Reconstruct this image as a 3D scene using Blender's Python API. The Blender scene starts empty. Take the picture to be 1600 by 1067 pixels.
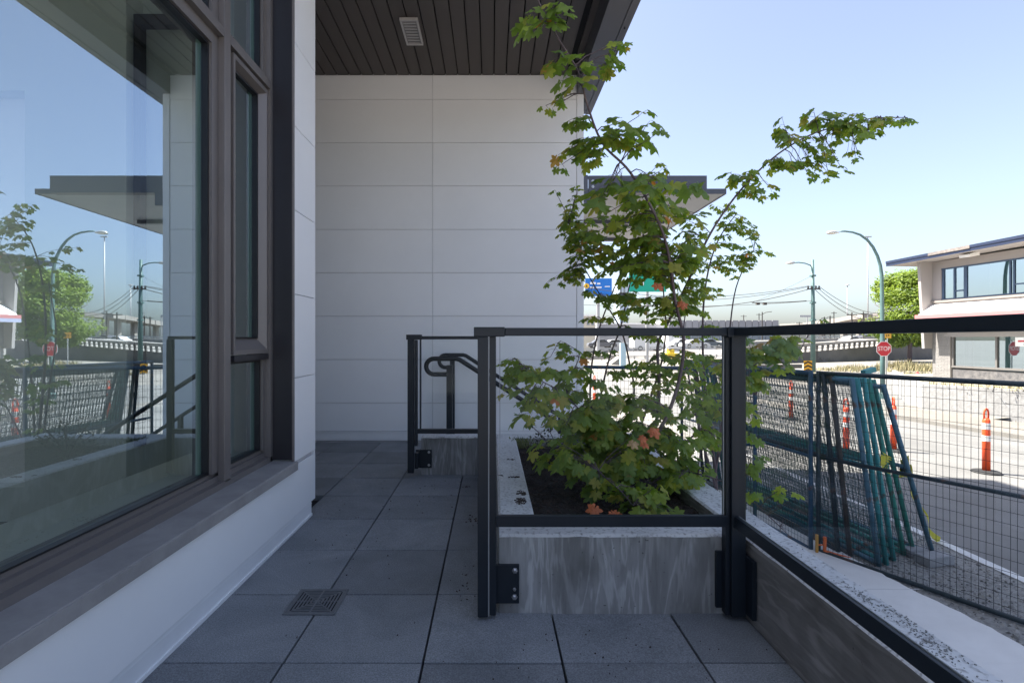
import bpy, bmesh, math, random
from mathutils import Vector, Matrix, Quaternion, noise
random.seed(7)
sc = bpy.context.scene
COL = sc.collection

# ------------------------------------------------------------------ camera
F = 813.0; CX = 768.0; CY = 531.0; EYE = 1.054       # photograph pixels
cam_d = bpy.data.cameras.new('camera'); cam = bpy.data.objects.new('camera', cam_d); COL.objects.link(cam)
cam.location = (0, 0, EYE); cam.rotation_euler = (math.radians(90), 0, 0)
cam_d.sensor_width = 36; cam_d.lens = F/1600*36
cam_d.shift_x = 32/1600; cam_d.shift_y = -2.5/1600
cam_d.clip_start = 0.05; cam_d.clip_end = 5000
sc.camera = cam

# ------------------------------------------------------------------ light
SUN_EL = math.radians(58); SUN = Vector((-0.51, 0.125, 0)).normalized()*math.cos(SUN_EL); SUN.z = math.sin(SUN_EL)
w = bpy.data.worlds.new('World'); sc.world = w; w.use_nodes = True
nt = w.node_tree; nt.nodes.clear()
sky = nt.nodes.new('ShaderNodeTexSky'); sky.sky_type = 'NISHITA'; sky.sun_disc = False
sky.sun_elevation = SUN_EL; sky.sun_rotation = math.atan2(SUN.x, SUN.y)
sky.air_density = 1.0; sky.dust_density = 2.5; sky.ozone_density = 3.5; sky.altitude = 30
bg = nt.nodes.new('ShaderNodeBackground'); bg.inputs[1].default_value = 0.051
wo = nt.nodes.new('ShaderNodeOutputWorld')
hs = nt.nodes.new('ShaderNodeHueSaturation'); hs.inputs['Saturation'].default_value = 0.78; hs.inputs['Hue'].default_value = 0.507
nt.links.new(sky.outputs[0], hs.inputs['Color']); nt.links.new(hs.outputs[0], bg.inputs[0]); nt.links.new(bg.outputs[0], wo.inputs[0])
sl = bpy.data.lights.new('sun', 'SUN'); sl.energy = 3.15; sl.angle = math.radians(0.5); sl.color = (1.0, 0.93, 0.84)
so = bpy.data.objects.new('sun', sl); COL.objects.link(so)
so.rotation_euler = (-SUN).to_track_quat('-Z', 'Y').to_euler(); so.location = (-20, 5, 40)
sc.view_settings.view_transform = 'Standard'; sc.view_settings.look = 'None'
sc.view_settings.gamma = 1; sc.view_settings.use_curve_mapping = False
sc.view_settings.exposure = 2.68
sc.render.engine = 'CYCLES'
sc.cycles.max_bounces = 10; sc.cycles.diffuse_bounces = 5; sc.cycles.transparent_max_bounces = 24
sc.cycles.glossy_bounces = 4; sc.cycles.caustics_reflective = False; sc.cycles.caustics_refractive = False
sc.cycles.sample_clamp_indirect = 8

# ------------------------------------------------------------------ materials
def new_mat(name):
    m = bpy.data.materials.new(name); m.use_nodes = True
    n = m.node_tree.nodes; n.clear()
    out = n.new('ShaderNodeOutputMaterial')
    return m, n, m.node_tree.links, out

def mat(name, col, rough=0.6, metal=0.0, vary=0.0, scale=8.0, col2=None, bump=0.0, bscale=60.0, coords='Object',
        stretch=(1, 1, 1), spec=0.5, obj_rand=0.0, detail=6.0):
    """Principled with a noise that varies the colour, a fine bump and an optional per-object shift."""
    m, n, L, out = new_mat(name)
    p = n.new('ShaderNodeBsdfPrincipled'); L.new(p.outputs[0], out.inputs[0])
    p.inputs['Roughness'].default_value = rough; p.inputs['Metallic'].default_value = metal
    p.inputs['Specular IOR Level'].default_value = spec
    tc = n.new('ShaderNodeTexCoord'); mp = n.new('ShaderNodeMapping'); L.new(tc.outputs[coords], mp.inputs[0])
    mp.inputs['Scale'].default_value = stretch
    c = None
    if vary > 0 or col2:
        nz = n.new('ShaderNodeTexNoise'); nz.inputs['Scale'].default_value = scale; nz.inputs['Detail'].default_value = detail
        nz.inputs['Roughness'].default_value = 0.65
        L.new(mp.outputs[0], nz.inputs[0])
        r = n.new('ShaderNodeValToRGB'); r.color_ramp.elements[0].position = 0.3; r.color_ramp.elements[1].position = 0.72
        c2 = col2 if col2 else tuple(x*(1+vary) for x in col)
        c1 = col if col2 else tuple(x*(1-vary) for x in col)
        r.color_ramp.elements[0].color = (*c1, 1); r.color_ramp.elements[1].color = (*c2, 1)
        L.new(nz.outputs[0], r.inputs[0]); c = r.outputs[0]
        mr = n.new('ShaderNodeMapRange'); mr.inputs[3].default_value = max(0, rough-0.08); mr.inputs[4].default_value = min(1, rough+0.08)
        L.new(nz.outputs[0], mr.inputs[0]); L.new(mr.outputs[0], p.inputs['Roughness'])
    if obj_rand > 0:
        oi = n.new('ShaderNodeObjectInfo'); mr2 = n.new('ShaderNodeMapRange')
        mr2.inputs[3].default_value = 1-obj_rand; mr2.inputs[4].default_value = 1+obj_rand
        L.new(oi.outputs['Random'], mr2.inputs[0])
        vm = n.new('ShaderNodeVectorMath'); vm.operation = 'SCALE'
        if c: L.new(c, vm.inputs[0])
        else: vm.inputs[0].default_value = col
        L.new(mr2.outputs[0], vm.inputs['Scale']); c = vm.outputs[0]
    if c: L.new(c, p.inputs['Base Color'])
    else: p.inputs['Base Color'].default_value = (*col, 1)
    if bump > 0:
        nb = n.new('ShaderNodeTexNoise'); nb.inputs['Scale'].default_value = bscale; nb.inputs['Detail'].default_value = 4
        L.new(mp.outputs[0], nb.inputs[0])
        b = n.new('ShaderNodeBump'); b.inputs['Strength'].default_value = bump; b.inputs['Distance'].default_value = 0.01
        L.new(nb.outputs[0], b.inputs['Height']); L.new(b.outputs[0], p.inputs['Normal'])
    return m

M = {}
M['clad'] = mat('white_cladding', (0.85, 0.855, 0.86), 0.42, vary=0.03, scale=1.3, bump=0.03, bscale=3, obj_rand=0.02)
M['clad_back'] = mat('cladding_joint', (0.55, 0.55, 0.56), 0.6, vary=0.05)
M['flash'] = mat('white_flashing', (0.82, 0.83, 0.84), 0.35, vary=0.04, scale=4)
M['frame'] = mat('bronze_frame', (0.185, 0.168, 0.162), 0.42, metal=0.25, vary=0.08, scale=3, bump=0.02, bscale=20)
M['frame_d'] = mat('dark_frame', (0.022, 0.021, 0.026), 0.4, vary=0.1, scale=5)
M['gasket'] = mat('black_gasket', (0.006, 0.006, 0.008), 0.5)
M['sill'] = mat('dusty_sill', (0.23, 0.222, 0.22), 0.6, metal=0.0, col2=(0.35, 0.34, 0.335), scale=7, bump=0.05, bscale=30, detail=10)
M['plank'] = mat('dark_soffit', (0.052, 0.040, 0.036), 0.45, vary=0.10, scale=1.0, obj_rand=0.08)
M['void'] = mat('black_gap', (0.004, 0.004, 0.005), 0.8)
M['beam'] = mat('charcoal_beam', (0.075, 0.078, 0.09), 0.4, vary=0.06, scale=2)
M['railm'] = mat('railing_paint', (0.010, 0.015, 0.022), 0.42, spec=.3, vary=0.15, scale=6, bump=0.02, bscale=80)
M['steel'] = mat('bolt_steel', (0.45, 0.45, 0.46), 0.3, metal=1.0)
M['white'] = mat('white_paint', (0.78, 0.77, 0.75), 0.6, vary=0.04, scale=2)
M['soil'] = mat('dark_soil', (0.012, 0.009, 0.008), 0.95, col2=(0.035, 0.026, 0.022), scale=30, bump=0.6, bscale=90)
M['bark'] = mat('stem_bark', (0.055, 0.035, 0.045), 0.7, col2=(0.16, 0.12, 0.12), scale=30, stretch=(1, 1, .2), bump=0.2, bscale=120)
M['chip'] = mat('bark_chip', (0.02, 0.014, 0.012), 0.9, col2=(0.07, 0.045, 0.035), scale=14)
M['inw'] = mat('interior_paint', (0.62, 0.66, 0.62), 0.7)
M['infl'] = mat('interior_floor', (0.10, 0.10, 0.095), 0.6, vary=.1)

def concrete(name, kind):
    """Form-cast concrete: plywood grain swirls on the faces; 'top' = trowelled, speckled and pale."""
    m, n, L, out = new_mat(name)
    p = n.new('ShaderNodeBsdfPrincipled'); L.new(p.outputs[0], out.inputs[0]); p.inputs['Roughness'].default_value = 0.8
    p.inputs['Specular IOR Level'].default_value = 0.3
    tc = n.new('ShaderNodeTexCoord')
    def ramp(src, a, b, ca, cb):
        r = n.new('ShaderNodeValToRGB'); r.color_ramp.elements[0].position = a; r.color_ramp.elements[1].position = b
        r.color_ramp.elements[0].color = (*ca, 1); r.color_ramp.elements[1].color = (*cb, 1); L.new(src, r.inputs[0]); return r.outputs[0]
    def nz(scale, detail=5, dist=0.0, vec=None, stretch=None):
        q = n.new('ShaderNodeTexNoise'); q.inputs['Scale'].default_value = scale; q.inputs['Detail'].default_value = detail
        q.inputs['Distortion'].default_value = dist
        if stretch:
            mp = n.new('ShaderNodeMapping'); mp.inputs['Scale'].default_value = stretch; L.new(tc.outputs['Object'], mp.inputs[0]); L.new(mp.outputs[0], q.inputs[0])
        else: L.new(tc.outputs['Object'], q.inputs[0])
        return q.outputs[0]
    def mix(fac, a, b, mode='MIX', f=1.0):
        x = n.new('ShaderNodeMix'); x.data_type = 'RGBA'; x.blend_type = mode
        if fac is None: x.inputs[0].default_value = f
        else: L.new(fac, x.inputs[0])
        L.new(a, x.inputs[6]); L.new(b, x.inputs[7]); return x.outputs[2]
    blotch = nz(3.0, 8, 0.3)
    if kind == 'top':
        base = ramp(blotch, 0.3, 0.75, (0.52, 0.525, 0.53), (0.70, 0.705, 0.71))  # paler than the formed faces: skylight put into the colour
        sp = nz(70, 6); spr = ramp(sp, 0.52, 0.70, (1, 1, 1), (0.45, 0.44, 0.43))
        c = mix(None, base, spr, 'MULTIPLY', 1.0)
        st = nz(1.9, 10, 1.2); str_ = ramp(st, 0.68, 0.76, (0, 0, 0), (1, 1, 1))
        d = ramp(sp, 0.4, 0.6, (0.16, 0.16, 0.16), (0.45, 0.45, 0.45)); c = mix(str_, c, d)
        h = sp
    else:
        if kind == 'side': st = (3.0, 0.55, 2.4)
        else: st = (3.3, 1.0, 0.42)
        g = nz(1.9, 4, 1.6, stretch=st)
        wv = n.new('ShaderNodeMath'); wv.operation = 'MULTIPLY'; wv.inputs[1].default_value = 42.0; L.new(g, wv.inputs[0])
        sn = n.new('ShaderNodeMath'); sn.operation = 'SINE'; L.new(wv.outputs[0], sn.inputs[0])
        gr = ramp(sn.outputs[0], 0.0, 1.0, (0.80, 0.80, 0.80), (1.12, 1.12, 1.12))
        fine = nz(60, 5, 0.5, stretch=(1, 1, 0.12) if kind == 'front' else (1, .12, 1))
        fr = ramp(fine, 0.3, 0.75, (0.86, 0.86, 0.86), (1.14, 1.14, 1.14))
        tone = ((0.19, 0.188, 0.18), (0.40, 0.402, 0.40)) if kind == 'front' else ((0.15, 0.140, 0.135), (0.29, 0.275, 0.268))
        patch = nz(2.3, 7, 1.0, stretch=(1.7, 1.2, .8))
        base = ramp(patch, 0.32, 0.70, *tone)
        c = mix(None, base, gr, 'MULTIPLY', 1.0); c = mix(None, c, fr, 'MULTIPLY', 1.0)
        pit = nz(45, 2); pr = ramp(pit, 0.24, 0.28, (0.35, 0.35, 0.35), (1, 1, 1)); c = mix(None, c, pr, 'MULTIPLY', 1.0)
        h = fine
    L.new(c, p.inputs['Base Color'])
    b = n.new('ShaderNodeBump'); b.inputs['Strength'].default_value = 0.35; b.inputs['Distance'].default_value = 0.006
    L.new(h, b.inputs['Height']); L.new(b.outputs[0], p.inputs['Normal'])
    return m
M['c_front'] = concrete('formed_concrete_front', 'front')
M['c_side'] = concrete('formed_concrete_side', 'side')
M['c_top'] = concrete('trowelled_skylit_concrete', 'top')

def paver_mat():
    m, n, L, out = new_mat('slate_paver')
    p = n.new('ShaderNodeBsdfPrincipled'); L.new(p.outputs[0], out.inputs[0]); p.inputs['Specular IOR Level'].default_value = 0.35
    g = n.new('ShaderNodeNewGeometry'); oi = n.new('ShaderNodeObjectInfo')
    a = n.new('ShaderNodeTexNoise'); a.inputs['Scale'].default_value = 3.4; a.inputs['Detail'].default_value = 9; a.inputs['Roughness'].default_value = .65; a.inputs['Distortion'].default_value = .6; L.new(g.outputs['Position'], a.inputs[0])
    b = n.new('ShaderNodeTexNoise'); b.inputs['Scale'].default_value = 210; b.inputs['Detail'].default_value = 3; L.new(g.outputs['Position'], b.inputs[0])
    r = n.new('ShaderNodeValToRGB'); r.color_ramp.elements[0].position = .3; r.color_ramp.elements[1].position = .75
    r.color_ramp.elements[0].color = (.155, .168, .18, 1); r.color_ramp.elements[1].color = (.25, .265, .28, 1); L.new(a.outputs[0], r.inputs[0])
    r2 = n.new('ShaderNodeValToRGB'); r2.color_ramp.elements[0].position = .35; r2.color_ramp.elements[1].position = .8
    r2.color_ramp.elements[0].color = (.72, .72, .72, 1); r2.color_ramp.elements[1].color = (1.5, 1.5, 1.5, 1); L.new(b.outputs[0], r2.inputs[0])
    x = n.new('ShaderNodeMix'); x.data_type = 'RGBA'; x.blend_type = 'MULTIPLY'; x.inputs[0].default_value = 1; L.new(r.outputs[0], x.inputs[6]); L.new(r2.outputs[0], x.inputs[7])
    mr = n.new('ShaderNodeMapRange'); mr.inputs[3].default_value = .84; mr.inputs[4].default_value = 1.16; L.new(oi.outputs['Random'], mr.inputs[0])
    v = n.new('ShaderNodeVectorMath'); v.operation = 'SCALE'; L.new(x.outputs[2], v.inputs[0]); L.new(mr.outputs[0], v.inputs['Scale']); L.new(v.outputs[0], p.inputs['Base Color'])
    mr3 = n.new('ShaderNodeMapRange'); mr3.inputs[3].default_value = .55; mr3.inputs[4].default_value = .85; L.new(a.outputs[0], mr3.inputs[0]); L.new(mr3.outputs[0], p.inputs['Roughness'])
    bu = n.new('ShaderNodeBump'); bu.inputs['Strength'].default_value = .35; bu.inputs['Distance'].default_value = .002
    L.new(b.outputs[0], bu.inputs['Height']); L.new(bu.outputs[0], p.inputs['Normal'])
    return m
M['paver'] = paver_mat()

def glass_mat(name, tint, base, edge, rough=0.0):
    m, n, L, out = new_mat(name)
    t = n.new('ShaderNodeBsdfTransparent'); t.inputs[0].default_value = (*tint, 1)
    g = n.new('ShaderNodeBsdfGlossy'); g.inputs['Roughness'].default_value = rough; g.inputs[0].default_value = (.74, .89, 1, 1)
    lw = n.new('ShaderNodeLayerWeight'); lw.inputs[0].default_value = 0.5
    mr = n.new('ShaderNodeMapRange'); mr.inputs[3].default_value = base; mr.inputs[4].default_value = edge
    pw = n.new('ShaderNodeMath'); pw.operation = 'POWER'; pw.inputs[1].default_value = 2.5
    L.new(lw.outputs['Facing'], pw.inputs[0]); L.new(pw.outputs[0], mr.inputs[0])
    x = n.new('ShaderNodeMixShader'); L.new(mr.outputs[0], x.inputs[0]); L.new(t.outputs[0], x.inputs[1]); L.new(g.outputs[0], x.inputs[2])
    L.new(x.outputs[0], out.inputs[0]); return m
M['glass'] = glass_mat('window_glass', (.88, .96, .93), 0.42, 0.95)
M['rglass'] = glass_mat('guard_glass', (.965, .985, .98), 0.006, 0.5)
M['fglass'] = glass_mat('far_glass', (.45, .62, .55), 0.45, 0.9)
M['edge'] = mat('glass_edge', (.30, .48, .42), .2)

def leaf_mat(name, per_island, dark=1.0):
    m, n, L, out = new_mat(name)
    if per_island: g = n.new('ShaderNodeNewGeometry'); rnd = g.outputs['Random Per Island']
    else: g = n.new('ShaderNodeObjectInfo'); rnd = g.outputs['Random']
    r = n.new('ShaderNodeValToRGB'); e = r.color_ramp.elements
    stops = [(0, (.045, .080, .020)), (.25, (.068, .110, .022)), (.5, (.052, .092, .030)), (.72, (.090, .132, .024)), (.92, (.110, .132, .028)), (.985, (.12, .12, .035)), (.996, (.18, .09, .03))]
    e[0].position = 0; e[0].color = (*stops[0][1], 1); e[1].position = 1; e[1].color = (.22, .09, .04, 1)
    for ps, c in stops[1:]:
        q = e.new(ps); q.color = (*c, 1)
    L.new(rnd, r.inputs[0])
    tc = n.new('ShaderNodeTexCoord'); nz = n.new('ShaderNodeTexNoise'); nz.inputs['Scale'].default_value = 22; nz.inputs['Detail'].default_value = 4
    L.new(tc.outputs['Object'], nz.inputs[0])
    rr = n.new('ShaderNodeValToRGB'); rr.color_ramp.elements[0].position = .63; rr.color_ramp.elements[1].position = .80
    L.new(nz.outputs[0], rr.inputs[0])
    br = n.new('ShaderNodeMix'); br.data_type = 'RGBA'; L.new(rr.outputs[0], br.inputs[0]); L.new(r.outputs[0], br.inputs[6]); br.inputs[7].default_value = (.15, .095, .04, 1)
    sc_ = n.new('ShaderNodeVectorMath'); sc_.operation = 'MULTIPLY'; sc_.inputs[1].default_value = (dark*2.75, dark*2.35, dark*2.2); L.new(br.outputs[2], sc_.inputs[0])
    p = n.new('ShaderNodeBsdfPrincipled'); p.inputs['Roughness'].default_value = .5; p.inputs['Specular IOR Level'].default_value = .35; L.new(sc_.outputs[0], p.inputs['Base Color'])
    t = n.new('ShaderNodeBsdfTranslucent')
    tm = n.new('ShaderNodeVectorMath'); tm.operation = 'MULTIPLY'; tm.inputs[1].default_value = (1.7, 1.9, .7); L.new(sc_.outputs[0], tm.inputs[0]); L.new(tm.outputs[0], t.inputs[0])
    x = n.new('ShaderNodeMixShader'); x.inputs[0].default_value = .46; L.new(p.outputs[0], x.inputs[1]); L.new(t.outputs[0], x.inputs[2]); L.new(x.outputs[0], out.inputs[0])
    return m
M['leaf'] = leaf_mat('maple_leaf', False); M['leaves'] = leaf_mat('maple_leaves', True)
M['red_leaf'] = mat('red_leaf', (.42, .09, .035), .6, col2=(.5, .16, .05), scale=30)
M['tan_leaf'] = mat('tan_leaf', (.42, .27, .13), .6, vary=.15, scale=30)

# ------------------------------------------------------------------ mesh helpers
class MB:
    """Collects faces and links them as one mesh object."""
    def __init__(s): s.v = []; s.f = []; s.m = []; s.k = 0
    def mi(s, k): s.k = k; return s
    def add(s, vs, fs):
        o = len(s.v); s.v += [tuple(v) for v in vs]
        for f in fs: s.f.append(tuple(i+o for i in f)); s.m.append(s.k)
    def box(s, x0, x1, y0, y1, z0, z1):
        s.add([(x0,y0,z0),(x1,y0,z0),(x1,y1,z0),(x0,y1,z0),(x0,y0,z1),(x1,y0,z1),(x1,y1,z1),(x0,y1,z1)],
              [(0,3,2,1),(4,5,6,7),(0,1,5,4),(1,2,6,5),(2,3,7,6),(3,0,4,7)])
    def hexa(s, p):  # eight corners: four of the bottom, four of the top
        s.add(p, [(0,3,2,1),(4,5,6,7),(0,1,5,4),(1,2,6,5),(2,3,7,6),(3,0,4,7)])
    def bar(s, a, b, w, h, up=(0,0,1)):
        a = Vector(a); b = Vector(b); d = (b-a).normalized(); u = Vector(up)
        if abs(d.dot(u)) > .99: u = Vector((0,1,0))
        r = d.cross(u).normalized(); u = r.cross(d).normalized()
        q = []
        for e in (a, b):
            for sx, sy in ((-1,-1),(1,-1),(1,1),(-1,1)): q.append(e+r*sx*w/2+u*sy*h/2)
        s.add(q, [(0,3,2,1),(4,5,6,7),(0,1,5,4),(1,2,6,5),(2,3,7,6),(3,0,4,7)])
    def tube(s, pts, r, seg=8, caps=True):
        pts = [Vector(p) for p in pts]; n = len(pts); rs = r if isinstance(r, (list, tuple)) else [r]*n
        o = []; prev = None
        for i, p in enumerate(pts):
            d = (pts[min(i+1, n-1)]-pts[max(i-1, 0)]).normalized()
            if prev is None:
                u = Vector((0,0,1)) if abs(d.z) < .9 else Vector((1,0,0)); u = (u-d*u.dot(d)).normalized()
            else: u = (prev-d*prev.dot(d)).normalized()
            prev = u; vv = d.cross(u)
            for k in range(seg):
                a = 2*math.pi*k/seg; o.append(p+(u*math.cos(a)+vv*math.sin(a))*rs[i])
        f = []
        for i in range(n-1):
            for k in range(seg):
                k2 = (k+1) % seg; f.append((i*seg+k, i*seg+k2, (i+1)*seg+k2, (i+1)*seg+k))
        if caps: f.append(tuple(range(seg))[::-1]); f.append(tuple((n-1)*seg+k for k in range(seg)))
        s.add(o, f)
    def lathe(s, prof, c=(0,0,0), seg=16):
        o = []; f = []
        for r, z in prof:
            for k in range(seg):
                a = 2*math.pi*k/seg; o.append((c[0]+r*math.cos(a), c[1]+r*math.sin(a), c[2]+z))
        for i in range(len(prof)-1):
            for k in range(seg):
                k2 = (k+1) % seg; f.append((i*seg+k, i*seg+k2, (i+1)*seg+k2, (i+1)*seg+k))
        f.append(tuple(range(seg))[::-1]); f.append(tuple((len(prof)-1)*seg+k for k in range(seg)))
        s.add(o, f)
    def poly(s, pts): s.add(pts, [tuple(range(len(pts)))])
    def prism(s, pts, d):  # a polygon pushed along d
        n = len(pts); d = Vector(d); pts = [Vector(p) for p in pts]
        s.add(pts+[p+d for p in pts], [tuple(range(n))[::-1], tuple(range(n, 2*n))]+[(i, (i+1) % n, n+(i+1) % n, n+i) for i in range(n)])
    def build(s, name, mats, parent=None, bevel=0.0, smooth=False, seg=2):
        me = bpy.data.meshes.new(name); me.from_pydata(s.v, [], s.f); me.validate()
        mats = mats if isinstance(mats, (list, tuple)) else [mats]
        for m_ in mats: me.materials.append(m_)
        if len(mats) > 1 and len(s.m) == len(me.polygons): me.polygons.foreach_set('material_index', s.m)
        if smooth: me.polygons.foreach_set('use_smooth', [True]*len(me.polygons))
        bm = bmesh.new(); bm.from_mesh(me)
        bmesh.ops.recalc_face_normals(bm, faces=bm.faces)
        if bevel > 0:
            bmesh.ops.bevel(bm, geom=list(bm.edges), offset=bevel, segments=seg, affect='EDGES', profile=.6, clamp_overlap=True)
        bm.to_mesh(me); bm.free(); me.update()
        o = bpy.data.objects.new(name, me); COL.objects.link(o)
        if parent is not None: attach(o, parent)
        return o

LOCAL = set()
def attach(o, parent):
    o.parent = parent     # parts given in world coordinates keep their place under an Empty that stands at the thing's base
    if parent.type == 'EMPTY' and parent.name not in LOCAL:
        o.matrix_parent_inverse = parent.matrix_basis.inverted()

def box(x0, x1, y0, y1, z0, z1, name, m, parent=None, bevel=0.0):
    b = MB(); b.box(x0, x1, y0, y1, z0, z1); return b.build(name, m, parent, bevel)
def tag(o, label=None, cat=None, group=None, kind=None):
    if label: o['label'] = label
    if cat: o['category'] = cat
    if group: o['group'] = group
    if kind: o['kind'] = kind
    return o
def thing(name, label, cat, loc=(0,0,0), group=None, rz=0.0, local=False):
    o = bpy.data.objects.new(name, None); o.empty_display_size = .2; COL.objects.link(o)
    o.location = loc; o.rotation_euler = (0, 0, rz)
    if local: LOCAL.add(o.name)
    return tag(o, label, cat, group)
def inst(src, parent=None, loc=None, name=None):
    c = src.copy(); COL.objects.link(c)
    if name: c.name = name
    c.parent = parent if parent is not None else src.parent; c.matrix_parent_inverse = src.matrix_parent_inverse.copy()
    if loc is not None: c.location = loc
    return c
def copy_tree(o, parent=None):
    c = o.copy(); COL.objects.link(c); c.parent = parent
    for ch in [x for x in bpy.data.objects if x.parent == o and x is not c]: copy_tree(ch, c)
    return c
def ss(t): t = max(0., min(1., t)); return t*t*(3-2*t)
GZ = -1.29
def gz(x, y):
    """Street level: flat beside the terrace, falling away gently across the street."""
    return GZ - .66*ss((x-8)/10) + .30*ss((y-30)/15)
def at(px, py, Y): return Vector(((px-CX)/F*Y, Y, EYE-(py-CY)/F*Y))
def ground(px, py):
    z = GZ
    for _ in range(40):
        Y = (EYE-z)*F/(py-CY); X = (px-CX)/F*Y; z = .5*z+.5*gz(X, Y)
    return Vector((X, Y, gz(X, Y)))
def text_mesh(s, size, name, m, parent, loc, rot, extrude=.001, sx=1.0):
    cu = bpy.data.curves.new(name, 'FONT'); cu.body = s; cu.size = size; cu.align_x = 'CENTER'; cu.align_y = 'CENTER'; cu.extrude = extrude
    t = bpy.data.objects.new(name+'_curve', cu); COL.objects.link(t)
    dg = bpy.context.evaluated_depsgraph_get(); me = bpy.data.meshes.new_from_object(t.evaluated_get(dg))
    bpy.data.objects.remove(t); me.materials.clear(); me.materials.append(m)
    o = bpy.data.objects.new(name, me); COL.objects.link(o); o.parent = parent; o.location = loc; o.rotation_euler = rot; o.scale = (sx, 1, 1)
    return o
# ================================================================== THE NEAR BUILDING
XF = -1.065            # cladding face of the window wall
YB = 5.458             # cladding face of the end wall
ZC = 3.827             # soffit
bld = thing('clad_building', 'white panelled building with dark soffit and bronze windows round the terrace', 'building', (-1.5, 3, 0))
# solid core behind the cladding (window opening left free)
core = MB()
core.box(-1.40, XF-.02, 2.81, 3.13, 0, 3.86)                # pier right of the window
core.box(-1.40, XF-.02, -.6, 2.81, 0, .395)                # below the sill
core.box(-1.40, XF-.02, -.6, -.42, .395, 3.86)
core.box(-3.6, .948, YB+.013, YB+.3, -1.5, ZC+.02)           # end wall
core.box(-3.6, .948, YB+.3, 10.8, -1.5, 4.6)
core.box(-3.7, -3.4, 3.13, YB+.3, 0, ZC+.02)
core.build('wall_core', M['clad_back'], bld)
upper = MB(); upper.box(-12, -1.0, 1.0, 11.0, 4.03, 14.2); upper.box(-12, -6.2, 3.2, 11, -1.5, 4.03)
upper.build('upper_storeys', M['clad'], bld)
rf = MB(); rf.box(-6.2, XF, -.6, 2.4, 3.87, 4.02); rf.box(-6.2, .893, 2.4, YB+.45, 3.87, 4.02); rf.build('roof_slab', M['void'], bld)  # roof and storeys stop short out of view to let daylight in

PZ = [.393, .8475, 1.302, 1.757, 2.211, 2.666, 3.120, 3.574]     # horizontal joints
def panel(x0, x1, z0, z1, name='wall_panel'):
    b = MB(); b.box(x0+.0018, x1-.0018, YB, YB+.012, z0+.0018, z1-.0018); return b.build(name, M['clad'], bld, .0015, seg=1)
zz = [.098]+PZ+[ZC]
for x0, x1 in ((-3.35, -2.13), (-2.13, -.618), (-.618, .893)):
    for a, b in zip(zz[:-1], zz[1:]): panel(x0, x1, a, b)
box(.896, .967, YB-.004, YB+.06, -1.29, 3.632, 'corner_trim', M['flash'], bld, .002)
box(.955, .968, YB+.06, 5.95, -1.29, 3.60, 'corner_trim', M['flash'], bld, .002)
# lower part of the end wall, beside the stairs
for a, b in ((-.36, .098), (-.82, -.36), (-1.28, -.82)): panel(-.618, .893, a, b)
b = MB(); b.box(-3.4, -.30, YB-.004, YB+.012, .0, .085); b.box(-3.4, -.30, YB-.012, YB+.012, .085, .095)
b.build('base_flashing', M['flash'], bld, .001, seg=1)
# window wall cladding
def wpanel(y0, y1, z0, z1):
    b = MB(); b.box(XF-.014, XF, y0+.0018, y1-.0018, z0+.0018, z1-.0018); return b.build('wall_panel', M['clad'], bld, .0015, seg=1)
for a, b in zip(zz[:-1], zz[1:]):
    if a >= .39: wpanel(2.806, 3.146, a, b); wpanel(-.6, -.42, a, b)
wpanel(-.6, 3.146, .098, .372)
box(XF-.3, XF-.002, 3.132, 3.146, .098, ZC, 'wall_panel', M['clad'], bld, .001)
box(-3.4, -1.37, 3.13, 3.146, .098, ZC, 'wall_panel', M['clad'], bld, .001)
b = MB()   # stepped base flashing
b.box(XF-.03, XF-.018, -.6, 3.13, .0, .072); b.hexa([(XF-.03,-.6,.072),(XF-.016,-.6,.072),(XF-.016,3.13,.072),(XF-.03,3.13,.072),(XF-.03,-.6,.098),(XF-.024,-.6,.098),(XF-.024,3.13,.098),(XF-.03,3.13,.098)])
b.box(XF-.018, XF-.012, -.6, 3.13, .0, .014)
b.build('base_flashing', M['flash'], bld)

# ---- window
win = MB()
XA, XB_, XG = -1.175, -1.205, -1.240
def wb(x1, y0, y1, z0, z1, k=0): win.mi(k).box(-1.29, x1, y0, y1, z0, z1)
wb(XA, -.42, 2.79, .405, .432); wb(XB_, -.42, 2.79, .432, .455); wb(XB_-.018, -.42, 2.79, .455, .473)      # bottom steps
wb(XA, 2.768, 2.805, .405, ZC); wb(XB_, 2.741, 2.768, .473, ZC)                                       # end jamb
wb(XB_, 2.242, 2.395, .473, ZC)                                                                       # mullion body
wb(XB_, -.42, -.36, .473, ZC)
wb(XB_, -.36, 2.242, 2.335, 2.465); wb(XB_, 2.395, 2.741, 2.378, 2.465)                               # transom body
wb(XB_, -.42, 2.79, 3.75, ZC)
# a black gasket round each light
def gask(y0, y1, z0, z1):
    win.mi(1)
    win.box(XG-.005, XG+.022, y0, y0+.010, z0, z1); win.box(XG-.005, XG+.022, y1-.010, y1, z0, z1)
    win.box(XG-.005, XG+.022, y0+.010, y1-.010, z0, z0+.006); win.box(XG-.005, XG+.022, y0+.010, y1-.010, z1-.010, z1)
LIGHTS = [(-.36, 2.242, .473, 2.335), (-.36, 2.242, 2.465, 3.75), (2.395, 2.741, 2.465, 3.75), (2.395, 2.741, .473, .950), (2.435, 2.715, 1.062, 2.335)]
for l in LIGHTS: gask(*l)
wo_ = win.build('window', [M['frame'], M['gasket']], bld)
cap = MB(); cap.box(XB_, XA, 2.292, 2.345, .425, ZC); cap.box(XB_, XA, 2.375, 2.420, .40, .41)
cap.build('mullion_cap', M['frame'], wo_, .002)
cap = MB(); cap.box(XB_, XA, -.42, 2.290, 2.385, 2.425); cap.box(XB_, XA, 2.347, 2.766, 2.385, 2.425); cap.build('transom_cap', M['frame'], wo_, .002)
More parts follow.
